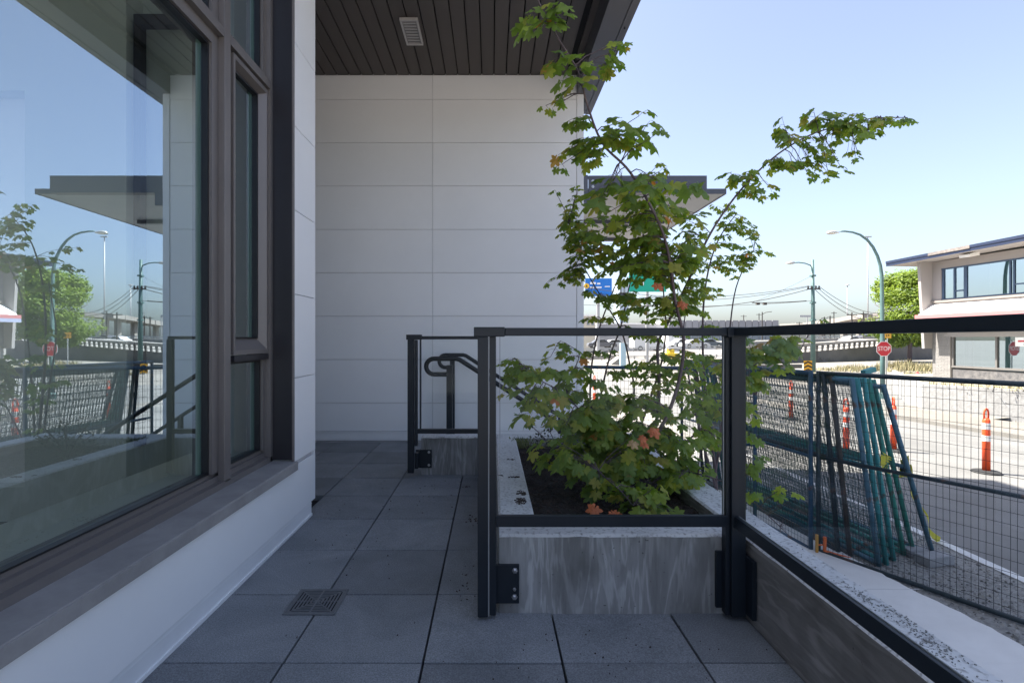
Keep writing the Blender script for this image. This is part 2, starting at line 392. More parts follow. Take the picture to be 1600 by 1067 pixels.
# opening sash of the narrow light, standing proud with bevelled rails
sh = MB()
def bevrail(y0, y1, z0, z1, iy0, iy1, iz0, iz1):
    o = [(XA-.012, y0, z0), (XA-.012, y1, z0), (XA-.012, y1, z1), (XA-.012, y0, z1)]
    i = [(XG+.012, iy0, iz0), (XG+.012, iy1, iz0), (XG+.012, iy1, iz1), (XG+.012, iy0, iz1)]
    oi = [(XA-.012, y0+.018, z0+.022), (XA-.012, y1-.018, z0+.022), (XA-.012, y1-.018, z1-.022), (XA-.012, y0+.018, z1-.022)]
    ob = [(XG, p[1], p[2]) for p in o]
    v = ob+o+oi+i
    f = []
    for a in range(3):
        for k in range(4): f.append((a*4+k, a*4+(k+1) % 4, (a+1)*4+(k+1) % 4, (a+1)*4+k))
    sh.add(v, f)
bevrail(2.395, 2.766, .984, 2.376, 2.435, 2.715, 1.062, 2.335)
sh.build('opening_sash', M['frame'], wo_)
box(XB_, XB_+.001+.02, 2.396, 2.765, .953, .981, 'sash_rail', M['frame_d'], wo_)
for (y0, y1, z0, z1) in LIGHTS:
    p = MB(); p.add([(XG, y0, z0), (XG, y1, z0), (XG, y1, z1), (XG, y0, z1)], [(0,1,2,3)]); p.build('window_pane', M['glass'], wo_)
    e = MB(); e.box(XG-.022, XG-.006, y1-.024, y1-.011, z0, z1); e.build('glass_edge', M['edge'], wo_)
jb = MB(); jb.box(-1.30, XF-.004, 2.792, 2.803, .41, ZC); jb.build('window_jamb', M['frame_d'], bld)
jb = MB(); jb.box(XF-.006, XF+.004, 2.790, 2.806, .385, ZC); jb.build('jamb_trim', M['frame'], bld, .0015)
sl_ = MB()
sl_.hexa([(-1.29,-.55,.380),(-1.050,-.55,.374),(-1.050,2.812,.374),(-1.29,2.79,.380),(-1.29,-.55,.409),(-1.050,-.55,.400),(-1.050,2.812,.400),(-1.29,2.79,.409)])
sl_.build('window_sill', M['sill'], bld, .003)
sl_ = MB(); sl_.box(-1.052, -1.046, -.55, 2.815, .352, .396); sl_.build('sill_drip', M['sill'], bld, .002)

# ---- interior seen through the panes
ro = MB(); ro.mi(0).box(-6.1, -1.4, -.6, 3.1, -.06, 0)
ro.build('interior_floor', M['infl'], bld)
b = MB(); b.box(-6.2, -6.1, -.6, 3.12, 0, .1); b.box(-6.2, -6.1, -.6, 3.12, 3.6, 3.86);  b.box(-6.2, -6.1, 2.9, 3.12, .1, 3.6); b.box(-6.2, -6.1, .2, .4, .1, 3.6); b.box(-6.1, -1.4, -.6, -.5, 0, 3.86); b.box(-6.1, -3.42, 3.02, 3.12, 0, 3.86)  # wide rear openings added to let daylight into the room
b.box(-3.42, -2.62, 3.02, 3.12, 0, .2); b.box(-3.42, -2.62, 3.02, 3.12, 2.5, 3.86)
b.build('interior_wall', M['inw'], bld)
b = MB(); b.box(-6.1, -1.30, -.6, 3.1, 3.70, 3.84); b.build('interior_ceiling', M['inw'], bld)
b = MB(); b.box(-1.62, -1.44, -.6, 3.12, 0, .445); b.box(-1.44, -1.25, -.42, 2.79, .40, .455); b.build('interior_sill', M['inw'], bld)
b = MB(); b.box(-1.38, -1.365, 2.43, 2.76, .46, 3.7); b.build('roller_blind', mat('blind_cloth', (.86, .88, .86), .9, vary=.04), bld)
b = MB(); b.box(-2.62, -2.05, 2.92, 3.12, 0, 3.7); b.build('interior_column', M['inw'], bld)
b = MB(); b.box(-2.03, -1.99, 2.95, 3.0, .45, 2.9); b.box(-1.99, -1.42, 2.95, 3.0, 2.84, 2.9); b.build('inner_frame', M['gasket'], bld)
b = MB(); b.box(-2.05, -1.40, 3.06, 3.12, 0, 3.7); b.build('interior_wall', M['inw'], bld)
b = MB(); b.box(-6.1, -1.45, .95, 1.15, 3.25, 3.70); b.build('interior_beam', M['inw'], bld)

# ---- soffit planks, beam
pk = MB(); pk.box(.004, .1195, 2.4, YB-.002, ZC, ZC+.016); pk0 = pk.build('ceiling_plank', M['plank'], bld, .0015, seg=1)
pk0.location.x += .027
first = True
for k in range(-9, 6):
    x = .027+.1263*k
    if k == 0: continue
    c = inst(pk0, bld); c.location.x = x
pk = MB(); pk.box(.896-.062, .893, 2.4, YB-.002, ZC, ZC+.016); pk.build('ceiling_plank', M['plank'], bld)
pk = MB(); pk.box(.004, .1195, 3.15, YB-.002, ZC, ZC+.016); pks = pk.build('ceiling_plank', M['plank'], bld, .0015, seg=1)
pks.location.x = .027-.1263*10
for k in range(-26, -10):
    c = inst(pks, bld); c.location.x = .027+.1263*k
box(-3.4, .89, 2.4, YB+.02, ZC+.03, ZC+.04, 'soffit_void', M['void'], bld)
bm_ = MB(); bm_.box(.896, 1.068, 2.4, 5.95, 3.632, 4.06); bm_.build('roof_beam', M['beam'], bld, .002)
bm_ = MB(); bm_.box(1.071, 1.134, 2.4, 5.953, 3.628, 4.08); bm_.build('fascia', M['beam'], bld, .002)
bm_ = MB(); bm_.box(XF, .895, 2.33, 2.399, 3.632, 4.06); bm_.build('roof_beam', M['beam'], bld, .002)
bm_ = MB(); bm_.box(.968, 1.00, YB+.1, 5.95, 3.50, 3.628); bm_.build('beam_bracket', M['beam'], bld)
for y in (2.7, 3.5, 4.3, 5.1):
    b = MB(); b.lathe([(.006, 0), (.006, .006)], (1.10, y, 3.622), 8); b.build('fastener', M['void'], bld)

# ceiling vent, a thing fixed to the soffit
v = thing('ceiling_vent', 'pale grey louvred vent set in the dark slatted soffit', 'vent', (-.715, 4.67, 3.82))
b = MB(); x0, x1, y0, y1 = -.793, -.636, 4.476, 4.862
b.box(x0, x0+.016, y0, y1, 3.800, 3.826); b.box(x1-.016, x1, y0, y1, 3.800, 3.826); b.box(x0+.016, x1-.016, y0, y0+.02, 3.800, 3.826); b.box(x0+.016, x1-.016, y1-.02, y1, 3.800, 3.826)
b.build('vent_frame', mat('vent_plastic', (.42, .40, .39), .5), v, .002)
box(x0+.016, x1-.016, y0+.02, y1-.02, 3.812, 3.824, 'vent_back', mat('vent_back', (.25, .24, .235), .6), v)
for k in range(8):
    y = y0+.045+k*.043
    b = MB(); b.hexa([(x0+.024,y,3.803),(x1-.024,y,3.803),(x1-.024,y+.024,3.809),(x0+.024,y+.024,3.809),(x0+.024,y,3.807),(x1-.024,y,3.807),(x1-.024,y+.024,3.812),(x0+.024,y+.024,3.812)])
    b.build('louvre', bpy.data.materials['vent_plastic'], v)

# ================================================================== TERRACE FLOOR
fl = MB(); fl.box(-3.4, .03, -2.5, 4.2, -.12, -.035); fl.box(-3.4, -.24, 4.2, YB, -.12, -.035); fl.box(.03, .97, -2.5, 2.05, -.12, -.035)
fl.box(-3.4, -.21, -2.5, 4.2, -1.4, -.12) ; fl.box(-.21, 1.1, -2.5, 4.2, -1.4, -.12); fl.box(-3.4, -.24, 4.2, YB, -1.4, -.12)
floor = tag(fl.build('terrace_floor', M['void']), kind='structure')
pv = {}
def paver(x0, x1, y0, y1):
    key = (round(x1-x0, 3), round(y1-y0, 3))
    if key not in pv:
        b = MB(); b.box(.0038, x1-x0-.0038, .0038, y1-y0-.0038, -.035, 0); me = b.build('paver', M['paver'], floor, .0022).data
        o0 = [o for o in bpy.data.objects if o.data == me][0]; pv[key] = me; o0.location = (x0, y0, 0); o = o0
    else:
        o = bpy.data.objects.new('paver', pv[key]); COL.objects.link(o); o.parent = floor; o.location = (x0, y0, 0)
    o.location.z = random.uniform(-.0018, .0012); o.rotation_euler = (random.uniform(-.0015, .0015), random.uniform(-.0015, .0015), 0)
xs = [.232+.4565*k for k in range(-8, 2)]+[.969]; ys = [1.700+.4575*k for k in range(-9, 9)]
for i in range(len(xs)-1):
    for j in range(len(ys)-1):
        x0, x1, y0, y1 = xs[i], xs[i+1], ys[j], min(ys[j+1], YB-.004)
        if y0 < 3.1 and x1 <= -1.08: continue
        if y0 < .9 and x1 < -.6 and y0 < .3: continue
        if x0 > -.3 and y1 > 4.5: continue
        if x0 > .2 and y0 > 2.05: continue
        if x0 < -1.08 and y0 < 3.15: x0 = max(x0, -1.138)
        if x0 < -.3 and x0 > -.7 and y0 > 3.9: pass
        paver(x0, x1, y0, y1)

# unseen pale slab behind the camera, added to bounce sunlight onto the terrace
pz = MB(); pz.box(-7, 4.5, -9, -2.5, -.4, -.012); tag(pz.build('bounce_slab', mat('bounce_concrete', (.50, .48, .45), .85, col2=(.60, .58, .55), scale=1.5, bump=.1, bscale=60)), kind='structure')
# drain grate
gx0, gx1, gy0, gy1 = -.803, -.601, 1.993, 2.195
dg_ = thing('drain_grate', 'square black slotted drain grate let into the pavers', 'drain', ((gx0+gx1)/2, (gy0+gy1)/2, 0))
mg = mat('grate_plastic', (.13, .14, .15), .55, vary=.15, scale=20, bump=.1, bscale=200)
b = MB(); b.box(gx0, gx0+.010, gy0, gy1, .0, .0055); b.box(gx1-.010, gx1, gy0, gy1, .0, .0055); b.box(gx0+.010, gx1-.010, gy0, gy0+.010, .0, .0055); b.box(gx0+.010, gx1-.010, gy1-.010, gy1, .0, .0055)
b.build('grate_frame', mg, dg_, .001)
box(gx0+.004, gx1-.004, gy0+.004, gy1-.004, .0012, .0022, 'shade_plate', M['void'], dg_)  # flat black plate painting the shade of the hole under the bars
cx, cy = (gx0+gx1)/2, (gy0+gy1)/2; hw = .0905
b = MB(); b.box(cx-hw, cx+hw, cy-.003, cy+.003, .0025, .0052)
for sgn in (-1, 1): b.box(cx-.003, cx+.003, cy+.003 if sgn > 0 else cy-hw, cy+hw if sgn > 0 else cy-.003, .0025, .0052)
for sx in (-1, 1):
    for sy in (-1, 1):
        b.bar((cx+sx*.004, cy+sy*.004, .0036), (cx+sx*hw, cy+sy*hw, .0036), .005, .0021)
b.build('grate_rib', mg, dg_)
for k in range(1, 8):      # concentric square bars
    r = hw*k/7.0-.004
    for ax in range(4):
        b = MB(); h = .0033
        if ax == 0: b.box(cx-r, cx+r, cy+r-h, cy+r+h, .0027, .0050)
        elif ax == 1: b.box(cx-r, cx+r, cy-r-h, cy-r+h, .0027, .0050)
        elif ax == 2: b.box(cx-r-h, cx-r+h, cy-r+h, cy+r-h, .0028, .0051)
        else: b.box(cx+r-h, cx+r+h, cy-r+h, cy+r-h, .0028, .0051)
        b.build('grate_bar', mg, dg_)

# ================================================================== CONCRETE KERBS AND PARAPET
def curb(x0, x1, y0, y1, z0, z1, name, side, parent=None, jag=.004):
    """A cast kerb: cut into short lengths with slightly uneven arrises; trowelled top, its pale colour partly painted skylight."""
    bmn = bmesh.new()
    lx, ly = x1-x0, y1-y0; nx = max(1, int(lx/.05)); ny = max(1, int(ly/.05)); nx = min(nx, 40); ny = min(ny, 110)
    ch = .010
    def prof(along_x):
        pass
    vs = []; b = MB()
    alongy = ly >= lx
    n = ny if alongy else nx
    rows = []
    for i in range(n+1):
        t = i/n
        if alongy: y = y0+ly*t; f = lambda u, z: (u, y, z); a0, a1 = x0, x1
        else: x = x0+lx*t; f = lambda u, z: (x, u, z); a0, a1 = y0, y1
        j1 = ch+jag*(noise.noise(Vector((t*n*.9, a0*7, 3)))+.5*noise.noise(Vector((t*n*2.3, a0*7, 9)))); j2 = ch+jag*(noise.noise(Vector((t*n*.9, a1*7, 5)))+.5*noise.noise(Vector((t*n*2.1, 4, 9))))
        j1 = max(.004, j1); j2 = max(.004, j2); zt = z1+.0015*noise.noise(Vector((t*n*.4, 1, 1)))
        rows.append([f(a0, z0), f(a0, z1-j1), f(a0+j1, zt), f(a1-j2, zt), f(a1, z1-j2), f(a1, z0)])
    m_ = len(rows[0]); v = [p for r in rows for p in r]
    for i in range(n):
        for k in range(m_-1):
            b.mi(1 if k in (2,) else (1 if k in (1, 3) else 0)); b.add([], []); b.f.append((i*m_+k, i*m_+k+1, (i+1)*m_+k+1, (i+1)*m_+k)); b.m.append(b.k)
    b.mi(0); b.f.append(tuple(range(m_))); b.m.append(0); b.f.append(tuple(n*m_+k for k in range(m_))[::-1]); b.m.append(0)
    b.v = v
    return b.build(name, [M[side], M['c_top']], parent)
pl = thing('concrete_planter', 'concrete planter kerb with swirling plywood grain in front of the maple', 'planter', (.55, 2.1, 0))
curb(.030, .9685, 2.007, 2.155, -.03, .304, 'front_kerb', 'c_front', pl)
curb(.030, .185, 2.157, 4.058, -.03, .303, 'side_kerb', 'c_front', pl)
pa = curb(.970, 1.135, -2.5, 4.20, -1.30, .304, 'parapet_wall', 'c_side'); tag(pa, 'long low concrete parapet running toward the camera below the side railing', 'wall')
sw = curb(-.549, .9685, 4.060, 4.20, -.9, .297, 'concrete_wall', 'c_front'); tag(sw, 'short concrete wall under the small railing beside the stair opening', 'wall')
# soil
b = MB(); nx, ny = 44, 100
for i in range(nx+1):
    for j in range(ny+1):
        x = .183+(.972-.183)*i/nx; y = 2.15+(4.062-2.15)*j/ny
        z = .232+.030*noise.noise(Vector((x*3, y*3, 0)))+.014*noise.noise(Vector((x*14, y*14, 2)))+.006*noise.noise(Vector((x*50, y*50, 5)))
        b.v.append((x, y, z))
for i in range(nx):
    for j in range(ny): a = i*(ny+1)+j; b.f.append((a, a+ny+1, a+ny+2, a+1)); b.m.append(0)
tag(b.build('planter_soil', M['soil'], smooth=True), kind='structure')
b = MB()
for _ in range(3600):
    x = random.uniform(.2, .955); y = random.uniform(2.17, 4.04); z = .238+.030*noise.noise(Vector((x*3, y*3, 0)))+.014*noise.noise(Vector((x*14, y*14, 2)))
    a = random.uniform(0, 6.28); l = random.uniform(.006, .019); ww = random.uniform(.003, .007); tl = random.uniform(-.5, .5)
    d = Vector((math.cos(a)*math.cos(tl), math.sin(a)*math.cos(tl), math.sin(tl))); b.bar(Vector((x, y, z))-d*l, Vector((x, y, z))+d*l, ww, .003)
tag(b.build('bark_mulch', M['chip']), 'dark bark mulch covering the planter soil', 'mulch', kind='stuff')
# crumbs of soil and leaf on the side kerb and the pavers
b = MB()
def crumbs(cx, cy, rx, ry, n, z, s=.006):
    for _ in range(n):
        a = random.uniform(0, 6.28); r = random.random()**.7; x = cx+rx*r*math.cos(a); y = cy+ry*r*math.sin(a)
        q = random.uniform(.3, 1)*s; an = random.uniform(0, 3.14); d = Vector((math.cos(an), math.sin(an), 0)); b.bar(Vector((x, y, z+.0015))-d*q, Vector((x, y, z+.0015))+d*q, q*.8, .004)
crumbs(.135, 2.42, .03, .05, 70, .303); crumbs(.145, 2.55, .025, .04, 40, .303); crumbs(.13, 2.85, .035, .015, 26, .303); crumbs(.06, 2.88, .02, .01, 6, .303)
crumbs(.12, 3.27, .03, .02, 12, .303)
crumbs(-.10, 3.05, .07, .10, 22, 0, .008); crumbs(-.18, 3.72, .03, .03, 8, 0, .010); crumbs(-.42, 3.5, .3, .5, 14, 0, .004); crumbs(-.03, 2.75, .02, .2, 10, 0, .007); crumbs(-.5, 2.9, .6, 1.2, 46, 0, .0035); crumbs(.4, 1.75, .6, .2, 40, 0, .0030); crumbs(-.10, 2.25, .06, .2, 16, 0, .005)
tag(b.build('soil_crumbs', M['chip']), 'dark crumbs of soil spilled on the kerb and pavers', 'soil', kind='stuff')
b = MB()      # grit along the parapet top
for (gx, gy, rx, ry, n) in ((1.085, 1.50, .018, .09, 90), (1.112, 1.40, .014, .07, 50), (1.092, 1.285, .026, .085, 110), (1.07, 1.9, .05, .5, 60), (1.06, 1.2, .05, .3, 70)):
    for _ in range(n):
        x = gx+rx*random.gauss(0, .55); y = gy+ry*random.gauss(0, .55); x = min(x, 1.125); q = random.uniform(.0008, .0024)
        an = random.uniform(0, 3.14); d = Vector((math.cos(an), math.sin(an), 0)); b.bar(Vector((x, y, .3055))-d*q, Vector((x, y, .3055))+d*q, q*1.2, q)
tag(b.build('grit', mat('grit', (.17, .17, .17), .9, col2=(.34, .34, .33), scale=60)), 'dark grit lying along the pale parapet top', 'grit', kind='stuff')

# ================================================================== RAILINGS
gr = thing('guard_railing', 'black metal and glass railing in front of the planter turning down the parapet', 'railing', (0, 1.95, 0))
RM = M['railm']
def rb(x0, x1, y0, y1, z0, z1, name, bev=.002, parent=None): return box(x0, x1, y0, y1, z0, z1, name, RM, parent or gr, bev)
Y0 = 1.945
rb(-.052, -.013, Y0, Y0+.045, .018, 1.066, 'post'); rb(-.008, .017, Y0+.012, Y0+.052, .018, 1.066, 'post')
box(-.0125, -.0085, Y0+.006, Y0+.03, .018, 1.064, 'seal_glimpse_strip', mat('seal_glimpse_grey', (.28, .29, .30), .5), gr)  # grey strip painted as light glimpsed through the gap between post halves
rb(-.066, .050, Y0-.004, Y0+.052, 1.066, 1.102, 'rail_sleeve', .003)
rb(.0505, .882, Y0, Y0+.048, 1.069, 1.099, 'top_rail', .003)
rb(.018, .884, Y0+.004, Y0+.022, .353, .396, 'bottom_rail')
bp = rb(.004, .106, 1.994, 2.004, .045, .193, 'base_plate', .001)
def bolt(x, y, z, d, parent, r=.0085):
    b = MB(); b.lathe([(r*1.35, 0), (r*1.35, .002), (r, .002), (r, .008), (r*.7, .010)], (0, 0, 0), 6)
    o = b.build('bolt', M['steel'], parent); o.location = (x, y, z); o.rotation_euler = {'-y': (math.radians(90), 0, 0), '-x': (0, math.radians(-90), 0)}[d]; return o
bolt(.090, 1.994, .171, '-y', bp); bolt(.088, 1.994, .070, '-y', bp); bolt(.088, 1.994, .100, '-y', bp, .005)
# corner post
rb(.897, .950, Y0-.003, Y0+.045, .02, 1.066, 'post'); rb(.880, .896, Y0+.01, Y0+.045, .02, 1.064, 'post')
rb(.8825, .960, Y0-.006, Y0+.054, 1.064, 1.102, 'rail_sleeve', .003)
rb(.860, .956, Y0+.046, 2.004, .03, .245, 'base_plate', .001); rb(.951, .966, Y0-.05, Y0+.05, .03, .245, 'base_plate', .001)
# side run toward the camera
rb(.905, .953, -2.4, Y0-.007, 1.069, 1.099, 'top_rail', .003)
rb(.906, .919, -2.4, Y0-.0035, .353, .396, 'bottom_rail')
box(.9195, .922, -2.4, Y0-.01, .372, .3985, 'seal_glimpse_strip', bpy.data.materials['seal_glimpse_grey'], gr)
for y in (.35, -1.2):
    rb(.900, .950, y, y+.05, .02, 1.066, 'post')
def pane(pts, parent, name='glass_panel'):
    b = MB(); b.poly(pts); return b.build(name, M['rglass'], parent)
pane([(.032, Y0+.014, .3965), (.872, Y0+.014, .3965), (.872, Y0+.014, 1.068), (.032, Y0+.014, 1.068)], gr)
pane([(.9165, -2.3, .3965), (.9165, Y0-.02, .3965), (.9165, Y0-.02, 1.069), (.9165, -2.3, 1.069)], gr)
b = MB(); b.box(.0305, .0325, Y0+.009, Y0+.019, .397, 1.068); b.box(.871, .873, Y0+.009, Y0+.019, .397, 1.068); b.build('glass_edge', bpy.data.materials['seal_glimpse_grey'], gr)

g2 = thing('guard_railing', 'small black and glass railing on the short concrete wall near the stairs', 'railing', (-.6, 4.0, 0))
def r2(x0, x1, y0, y1, z0, z1, name, bev=.002): return box(x0, x1, y0, y1, z0, z1, name, RM, g2, bev)
Y2 = 3.93
r2(-.635, -.588, Y2, Y2+.045, .048, 1.055, 'post'); r2(-.583, -.562, Y2+.010, Y2+.05, .25, 1.053, 'post')
r2(-.645, -.530, Y2-.003, Y2+.05, 1.055, 1.094, 'rail_sleeve'); r2(-.529, -.03, Y2+.003, Y2+.045, 1.058, 1.082, 'top_rail')
r2(-.562, -.03, Y2+.006, Y2+.044, .345, .378, 'bottom_rail')
r2(-.545, -.533, Y2+.01, Y2+.03, .38, 1.057, 'glass_clamp')
r2(-.06, -.02, Y2+.005, Y2+.045, .05, 1.057, 'post')
bp2 = r2(-.59, -.465, 4.045, 4.057, .06, .20, 'base_plate')
r2(-.587, -.56, Y2+.046, 4.046, .07, .19, 'base_plate')
for zb in (.182, .082): bolt(-.487, 4.045, zb, '-y', bp2, .008)
pane([(-.53, Y2+.024, .377), (-.06, Y2+.024, .377), (-.06, Y2+.024, 1.06), (-.53, Y2+.024, 1.06)], g2)

# handrails with returned ends, one either side of the stair
def handrail(y, label, xpost, post_base):
    h = thing('handrail', label, 'handrail', (xpost, y, post_base), 'looped tube handrails down the stair')
    r = .019; zt = .900; zb = .772; xb = -.535; zc = (zt+zb)/2; rr = (zt-zb)/2
    pts = [(xpost, y, zb)]
    pts.append((xb+rr, y, zb))
    for k in range(1, 12):
        a = math.pi*k/12; pts.append((xb+rr-rr*math.sin(a), y, zc-rr*math.cos(a)))
    pts += [(xb+rr, y, zt), (-.35, y, zt), (-.29, y, zt), (-.262, y, zt-.008), (-.235, y, zt-.025)]
    L_ = 2.35; pts += [(-.235+L_, y, zt-.025-L_*.644), (-.235+L_+.06, y, zt-.05-L_*.644), (-.235+L_+.25, y, zt-.05-L_*.644)]
    b = MB(); b.tube(pts, r, 12); b.build('rail_tube', RM, h, smooth=True)
    box(xpost-.024, xpost+.024, y-.022, y+.022, post_base, zb+.075, 'post', RM, h, .002)
    box(xpost-.03, xpost+.03, y-.028, y+.028, post_base, post_base+.012, 'post_foot', RM, h)
    for x in (.7, 1.8):
        zz_ = zt-.025-(x+.235)*.644; box(x-.02, x+.02, y-.02, y+.02, -.16*math.floor((x+.2)/.25)-.16, zz_, 'post', RM, h, .002)
handrail(4.262, 'near looped handrail tube going down beside the concrete wall', -.344, 0.0)
handrail(5.32, 'far looped handrail tube going down along the white end wall', -.40, 0.0)

# stairs
st = thing('staircase', 'concrete stair going down to the street behind the planter', 'stairs', (.8, 4.8, -1.29))
for k in range(8):
    x0 = -.225+.25*k
    box(x0, x0+.262 if k < 7 else x0+.5, 4.205, YB-.002, -1.29, -.002-.161*k, 'step', M['c_top'], st, .004)
# ================================================================== ENTRY CANOPY beyond the wall corner
cn = thing('entry_canopy', 'flat entry canopy with dark steel beam and pale underside beyond the wall corner', 'canopy', (1.8, 6.8, 2.7))
MS = mat('steel_beam', (.085, .092, .115), .42, vary=.08, scale=3)
box(.972, 2.615, 5.83, 8.62, 2.690, 2.735, 'canopy_deck', mat('pale_soffit', (.62, .61, .58), .6, vary=.06, scale=3), cn)
b = MB(); b.box(.972, 2.625, 5.815, 5.829, 2.684, 2.742); b.box(2.616, 2.630, 5.829, 8.63, 2.684, 2.742); b.build('canopy_edge', MS, cn)
b = MB(); b.box(1.062, 2.36, 5.700, 5.712, 2.665, 2.852); b.box(1.062, 2.36, 5.712, 5.80, 2.840, 2.852); b.box(1.062, 2.36, 5.712, 5.80, 2.665, 2.677); b.build('canopy_beam', MS, cn, .002)
bkp = box(.969, 1.055, 5.690, 5.705, 2.51, 2.856, 'bracket_plate', MS, cn, .002)
b = MB(); b.box(1.056, 1.20, 5.685, 5.699, 2.52, 2.66); b.build('bracket_plate', MS, cn, .002)
for zb in (2.79, 2.73):
    o = bolt(1.11, 5.698, zb, '-y', bkp, .013)
box(.972, 2.36, 7.10, 7.17, 2.640, 2.689, 'cross_bar', MS, cn); box(.972, 2.0, 8.35, 8.42, 2.640, 2.689, 'cross_bar', MS, cn)

# ================================================================== GROUND
def sheet(name, m, poly_fn, nx, ny, lift=0.0, kind='structure'):
    b = MB()
    for i in range(nx+1):
        for j in range(ny+1):
            x, y = poly_fn(i/nx, j/ny); b.v.append((x, y, gz(x, y)+lift))
    for i in range(nx):
        for j in range(ny): a = i*(ny+1)+j; b.f.append((a, a+ny+1, a+ny+2, a+1)); b.m.append(0)
    o = b.build(name, m, smooth=True); 
    if kind: tag(o, kind=kind)
    return o
asph = mat('asphalt', (.125, .122, .118), .9, col2=(.185, .18, .172), scale=1.1, bump=.5, bscale=130, detail=12)
asph2 = mat('pale_asphalt', (.115, .113, .108), .9, col2=(.195, .191, .183), scale=.55, bump=.3, bscale=60, detail=10)
lot = mat('pale_ground', (.17, .157, .14), .95, col2=(.25, .233, .208), scale=.15, detail=10)
def edges(a, k): return a
def big(u, v):
    # grid that is fine near and wide far
    x = 3+ (u-.35)*abs(u-.35)*3600 if False else None
xs_ = [-1500, -600, -200, -60, -20, 0, 2, 4, 6, 8, 9, 10, 11, 12, 13, 14, 15, 16, 17, 18, 22, 30, 45, 70, 110, 200, 500, 1500]
ys_ = [-1500, -300, -60, -20, -5, 0, 5, 10, 15, 20, 25, 30, 32, 34, 36, 38, 40, 42, 45, 60, 80, 120, 200, 400, 900, 2500]
b = MB()
for x in xs_:
    for y in ys_: b.v.append((x, y, gz(x, y)))
ny = len(ys_)
for i in range(len(xs_)-1):
    for j in range(ny-1): a = i*ny+j; b.f.append((a, a+ny, a+ny+1, a+1)); b.m.append(0)
tag(b.build('ground', lot, smooth=True), kind='structure')
# the street in front: asphalt between the white line and the far kerb
kerb_pts = [(16.9, -6), (16.4, 8), (15.9, 12), (15.35, 15.0), (14.75, 17.0), (14.35, 18.6), (14.6, 20.3), (15.8, 21.8), (18, 22.8), (24, 24), (45, 26.5)]
def kx(y):
    p = kerb_pts[:6]
    if y <= p[0][1]: return p[0][0]
    for a, c in zip(p[:-1], p[1:]):
        if y <= c[1]: t = (y-a[1])/(c[1]-a[1]); return a[0]+(c[0]-a[0])*t
    return p[-1][0]
sheet('street', asph2, lambda u, v: (5.0+(kx(-6+24.6*v)-5.0)*u, -6+24.6*v), 24, 30, .006)
sheet('cross_street', asph2, lambda u, v: (-60+140*u, (18.6+.0*u)+ (34-18.6)*v) , 70, 12, .003)
# gravel strip
sheet('gravel_strip', mat('gravel_bed', (.13, .128, .122), .95, col2=(.30, .295, .28), scale=26, bump=.8, bscale=70, detail=8), lambda u, v: (3.5+1.68*u, -1+13*v), 10, 40, .010)
b = MB()
rg = random.Random(4)
for _ in range(5200):
    y = rg.uniform(2.6, 8.2) if rg.random() < .75 else rg.uniform(2.6, 6.2); x = rg.uniform(3.75, 5.12)
    q = rg.uniform(.006, .02)*(1 if rg.random() < .93 else 1.7); a = rg.uniform(0, 6.28); c, s_ = math.cos(a), math.sin(a); hgt = q*rg.uniform(.4, .9)
    base = Vector((x, y, GZ+.010)); k = [rg.uniform(.7, 1.1) for _ in range(6)]
    pts = [base+Vector((c*q*k[0], s_*q*k[0], 0)), base+Vector((-s_*q*.7*k[1], c*q*.7*k[1], 0)), base+Vector((-c*q*k[2], -s_*q*k[2], 0)), base+Vector((s_*q*.7*k[3], -c*q*.7*k[3], 0)),
           base+Vector((c*q*.3, s_*q*.3, hgt)), base+Vector((-c*q*.3*k[4], -s_*q*.3*k[5], hgt*.8))]
    b.add(pts, [(0,1,4),(1,5,4),(1,2,5),(2,3,5),(3,4,5),(3,0,4)])
def island_mat(name, c1, c2, rough=.9):
    m, n, L, out = new_mat(name); p = n.new('ShaderNodeBsdfPrincipled'); L.new(p.outputs[0], out.inputs[0]); p.inputs['Roughness'].default_value = rough
    g = n.new('ShaderNodeNewGeometry'); r = n.new('ShaderNodeValToRGB'); r.color_ramp.elements[0].color = (*c1, 1); r.color_ramp.elements[1].color = (*c2, 1)
    L.new(g.outputs['Random Per Island'], r.inputs[0]); L.new(r.outputs[0], p.inputs['Base Color']); return m
tag(b.build('gravel', island_mat('gravel_stone', (.07, .068, .065), (.36, .35, .33))), 'loose grey gravel along the foot of the site fence', 'gravel', kind='stuff')
# concrete walk beside the parapet, uneven outer edge
b = MB(); n = 150
for i in range(n+1):
    y = -1.0+9.0*i/n; xe = 4.03-.19*ss((y-3.9)/1.6)+.035*noise.noise(Vector((y*2.2, 0, 0)))+.02*noise.noise(Vector((y*9, 3, 0)))
    for x, z in ((1.137, -.0), (xe-.03, 0), (xe, -.03)): b.v.append((x, y, GZ+.045+z))
for i in range(n):
    for k in range(2): a = i*3+k; b.f.append((a, a+1, a+4, a+3)); b.m.append(0)
cw = tag(b.build('concrete_walk', mat('walk_concrete', (.58, .575, .565), .85, col2=(.70, .695, .685), scale=1.6, bump=.15, bscale=90, detail=10)), kind='structure')
for yj in (4.80, 1.8, 7.8):
    tag(box(1.14, 3.95, yj, yj+.008, GZ+.0455, GZ+.0465, 'walk_joint', M['clad_back']), kind='structure')
# painted line
b = MB()
for i in range(41):
    y = -2+13.5*i/40; x = 5.19+.02*math.sin(y); 
    b.v += [(x-.06, y, gz(x, y)+.018), (x+.06, y, gz(x, y)+.018)]
for i in range(40): b.f.append((i*2, i*2+1, i*2+3, i*2+2)); b.m.append(0)
tag(b.build('painted_line', mat('line_paint', (.62, .62, .61), .8, col2=(.45, .45, .44), scale=30)), kind='structure')
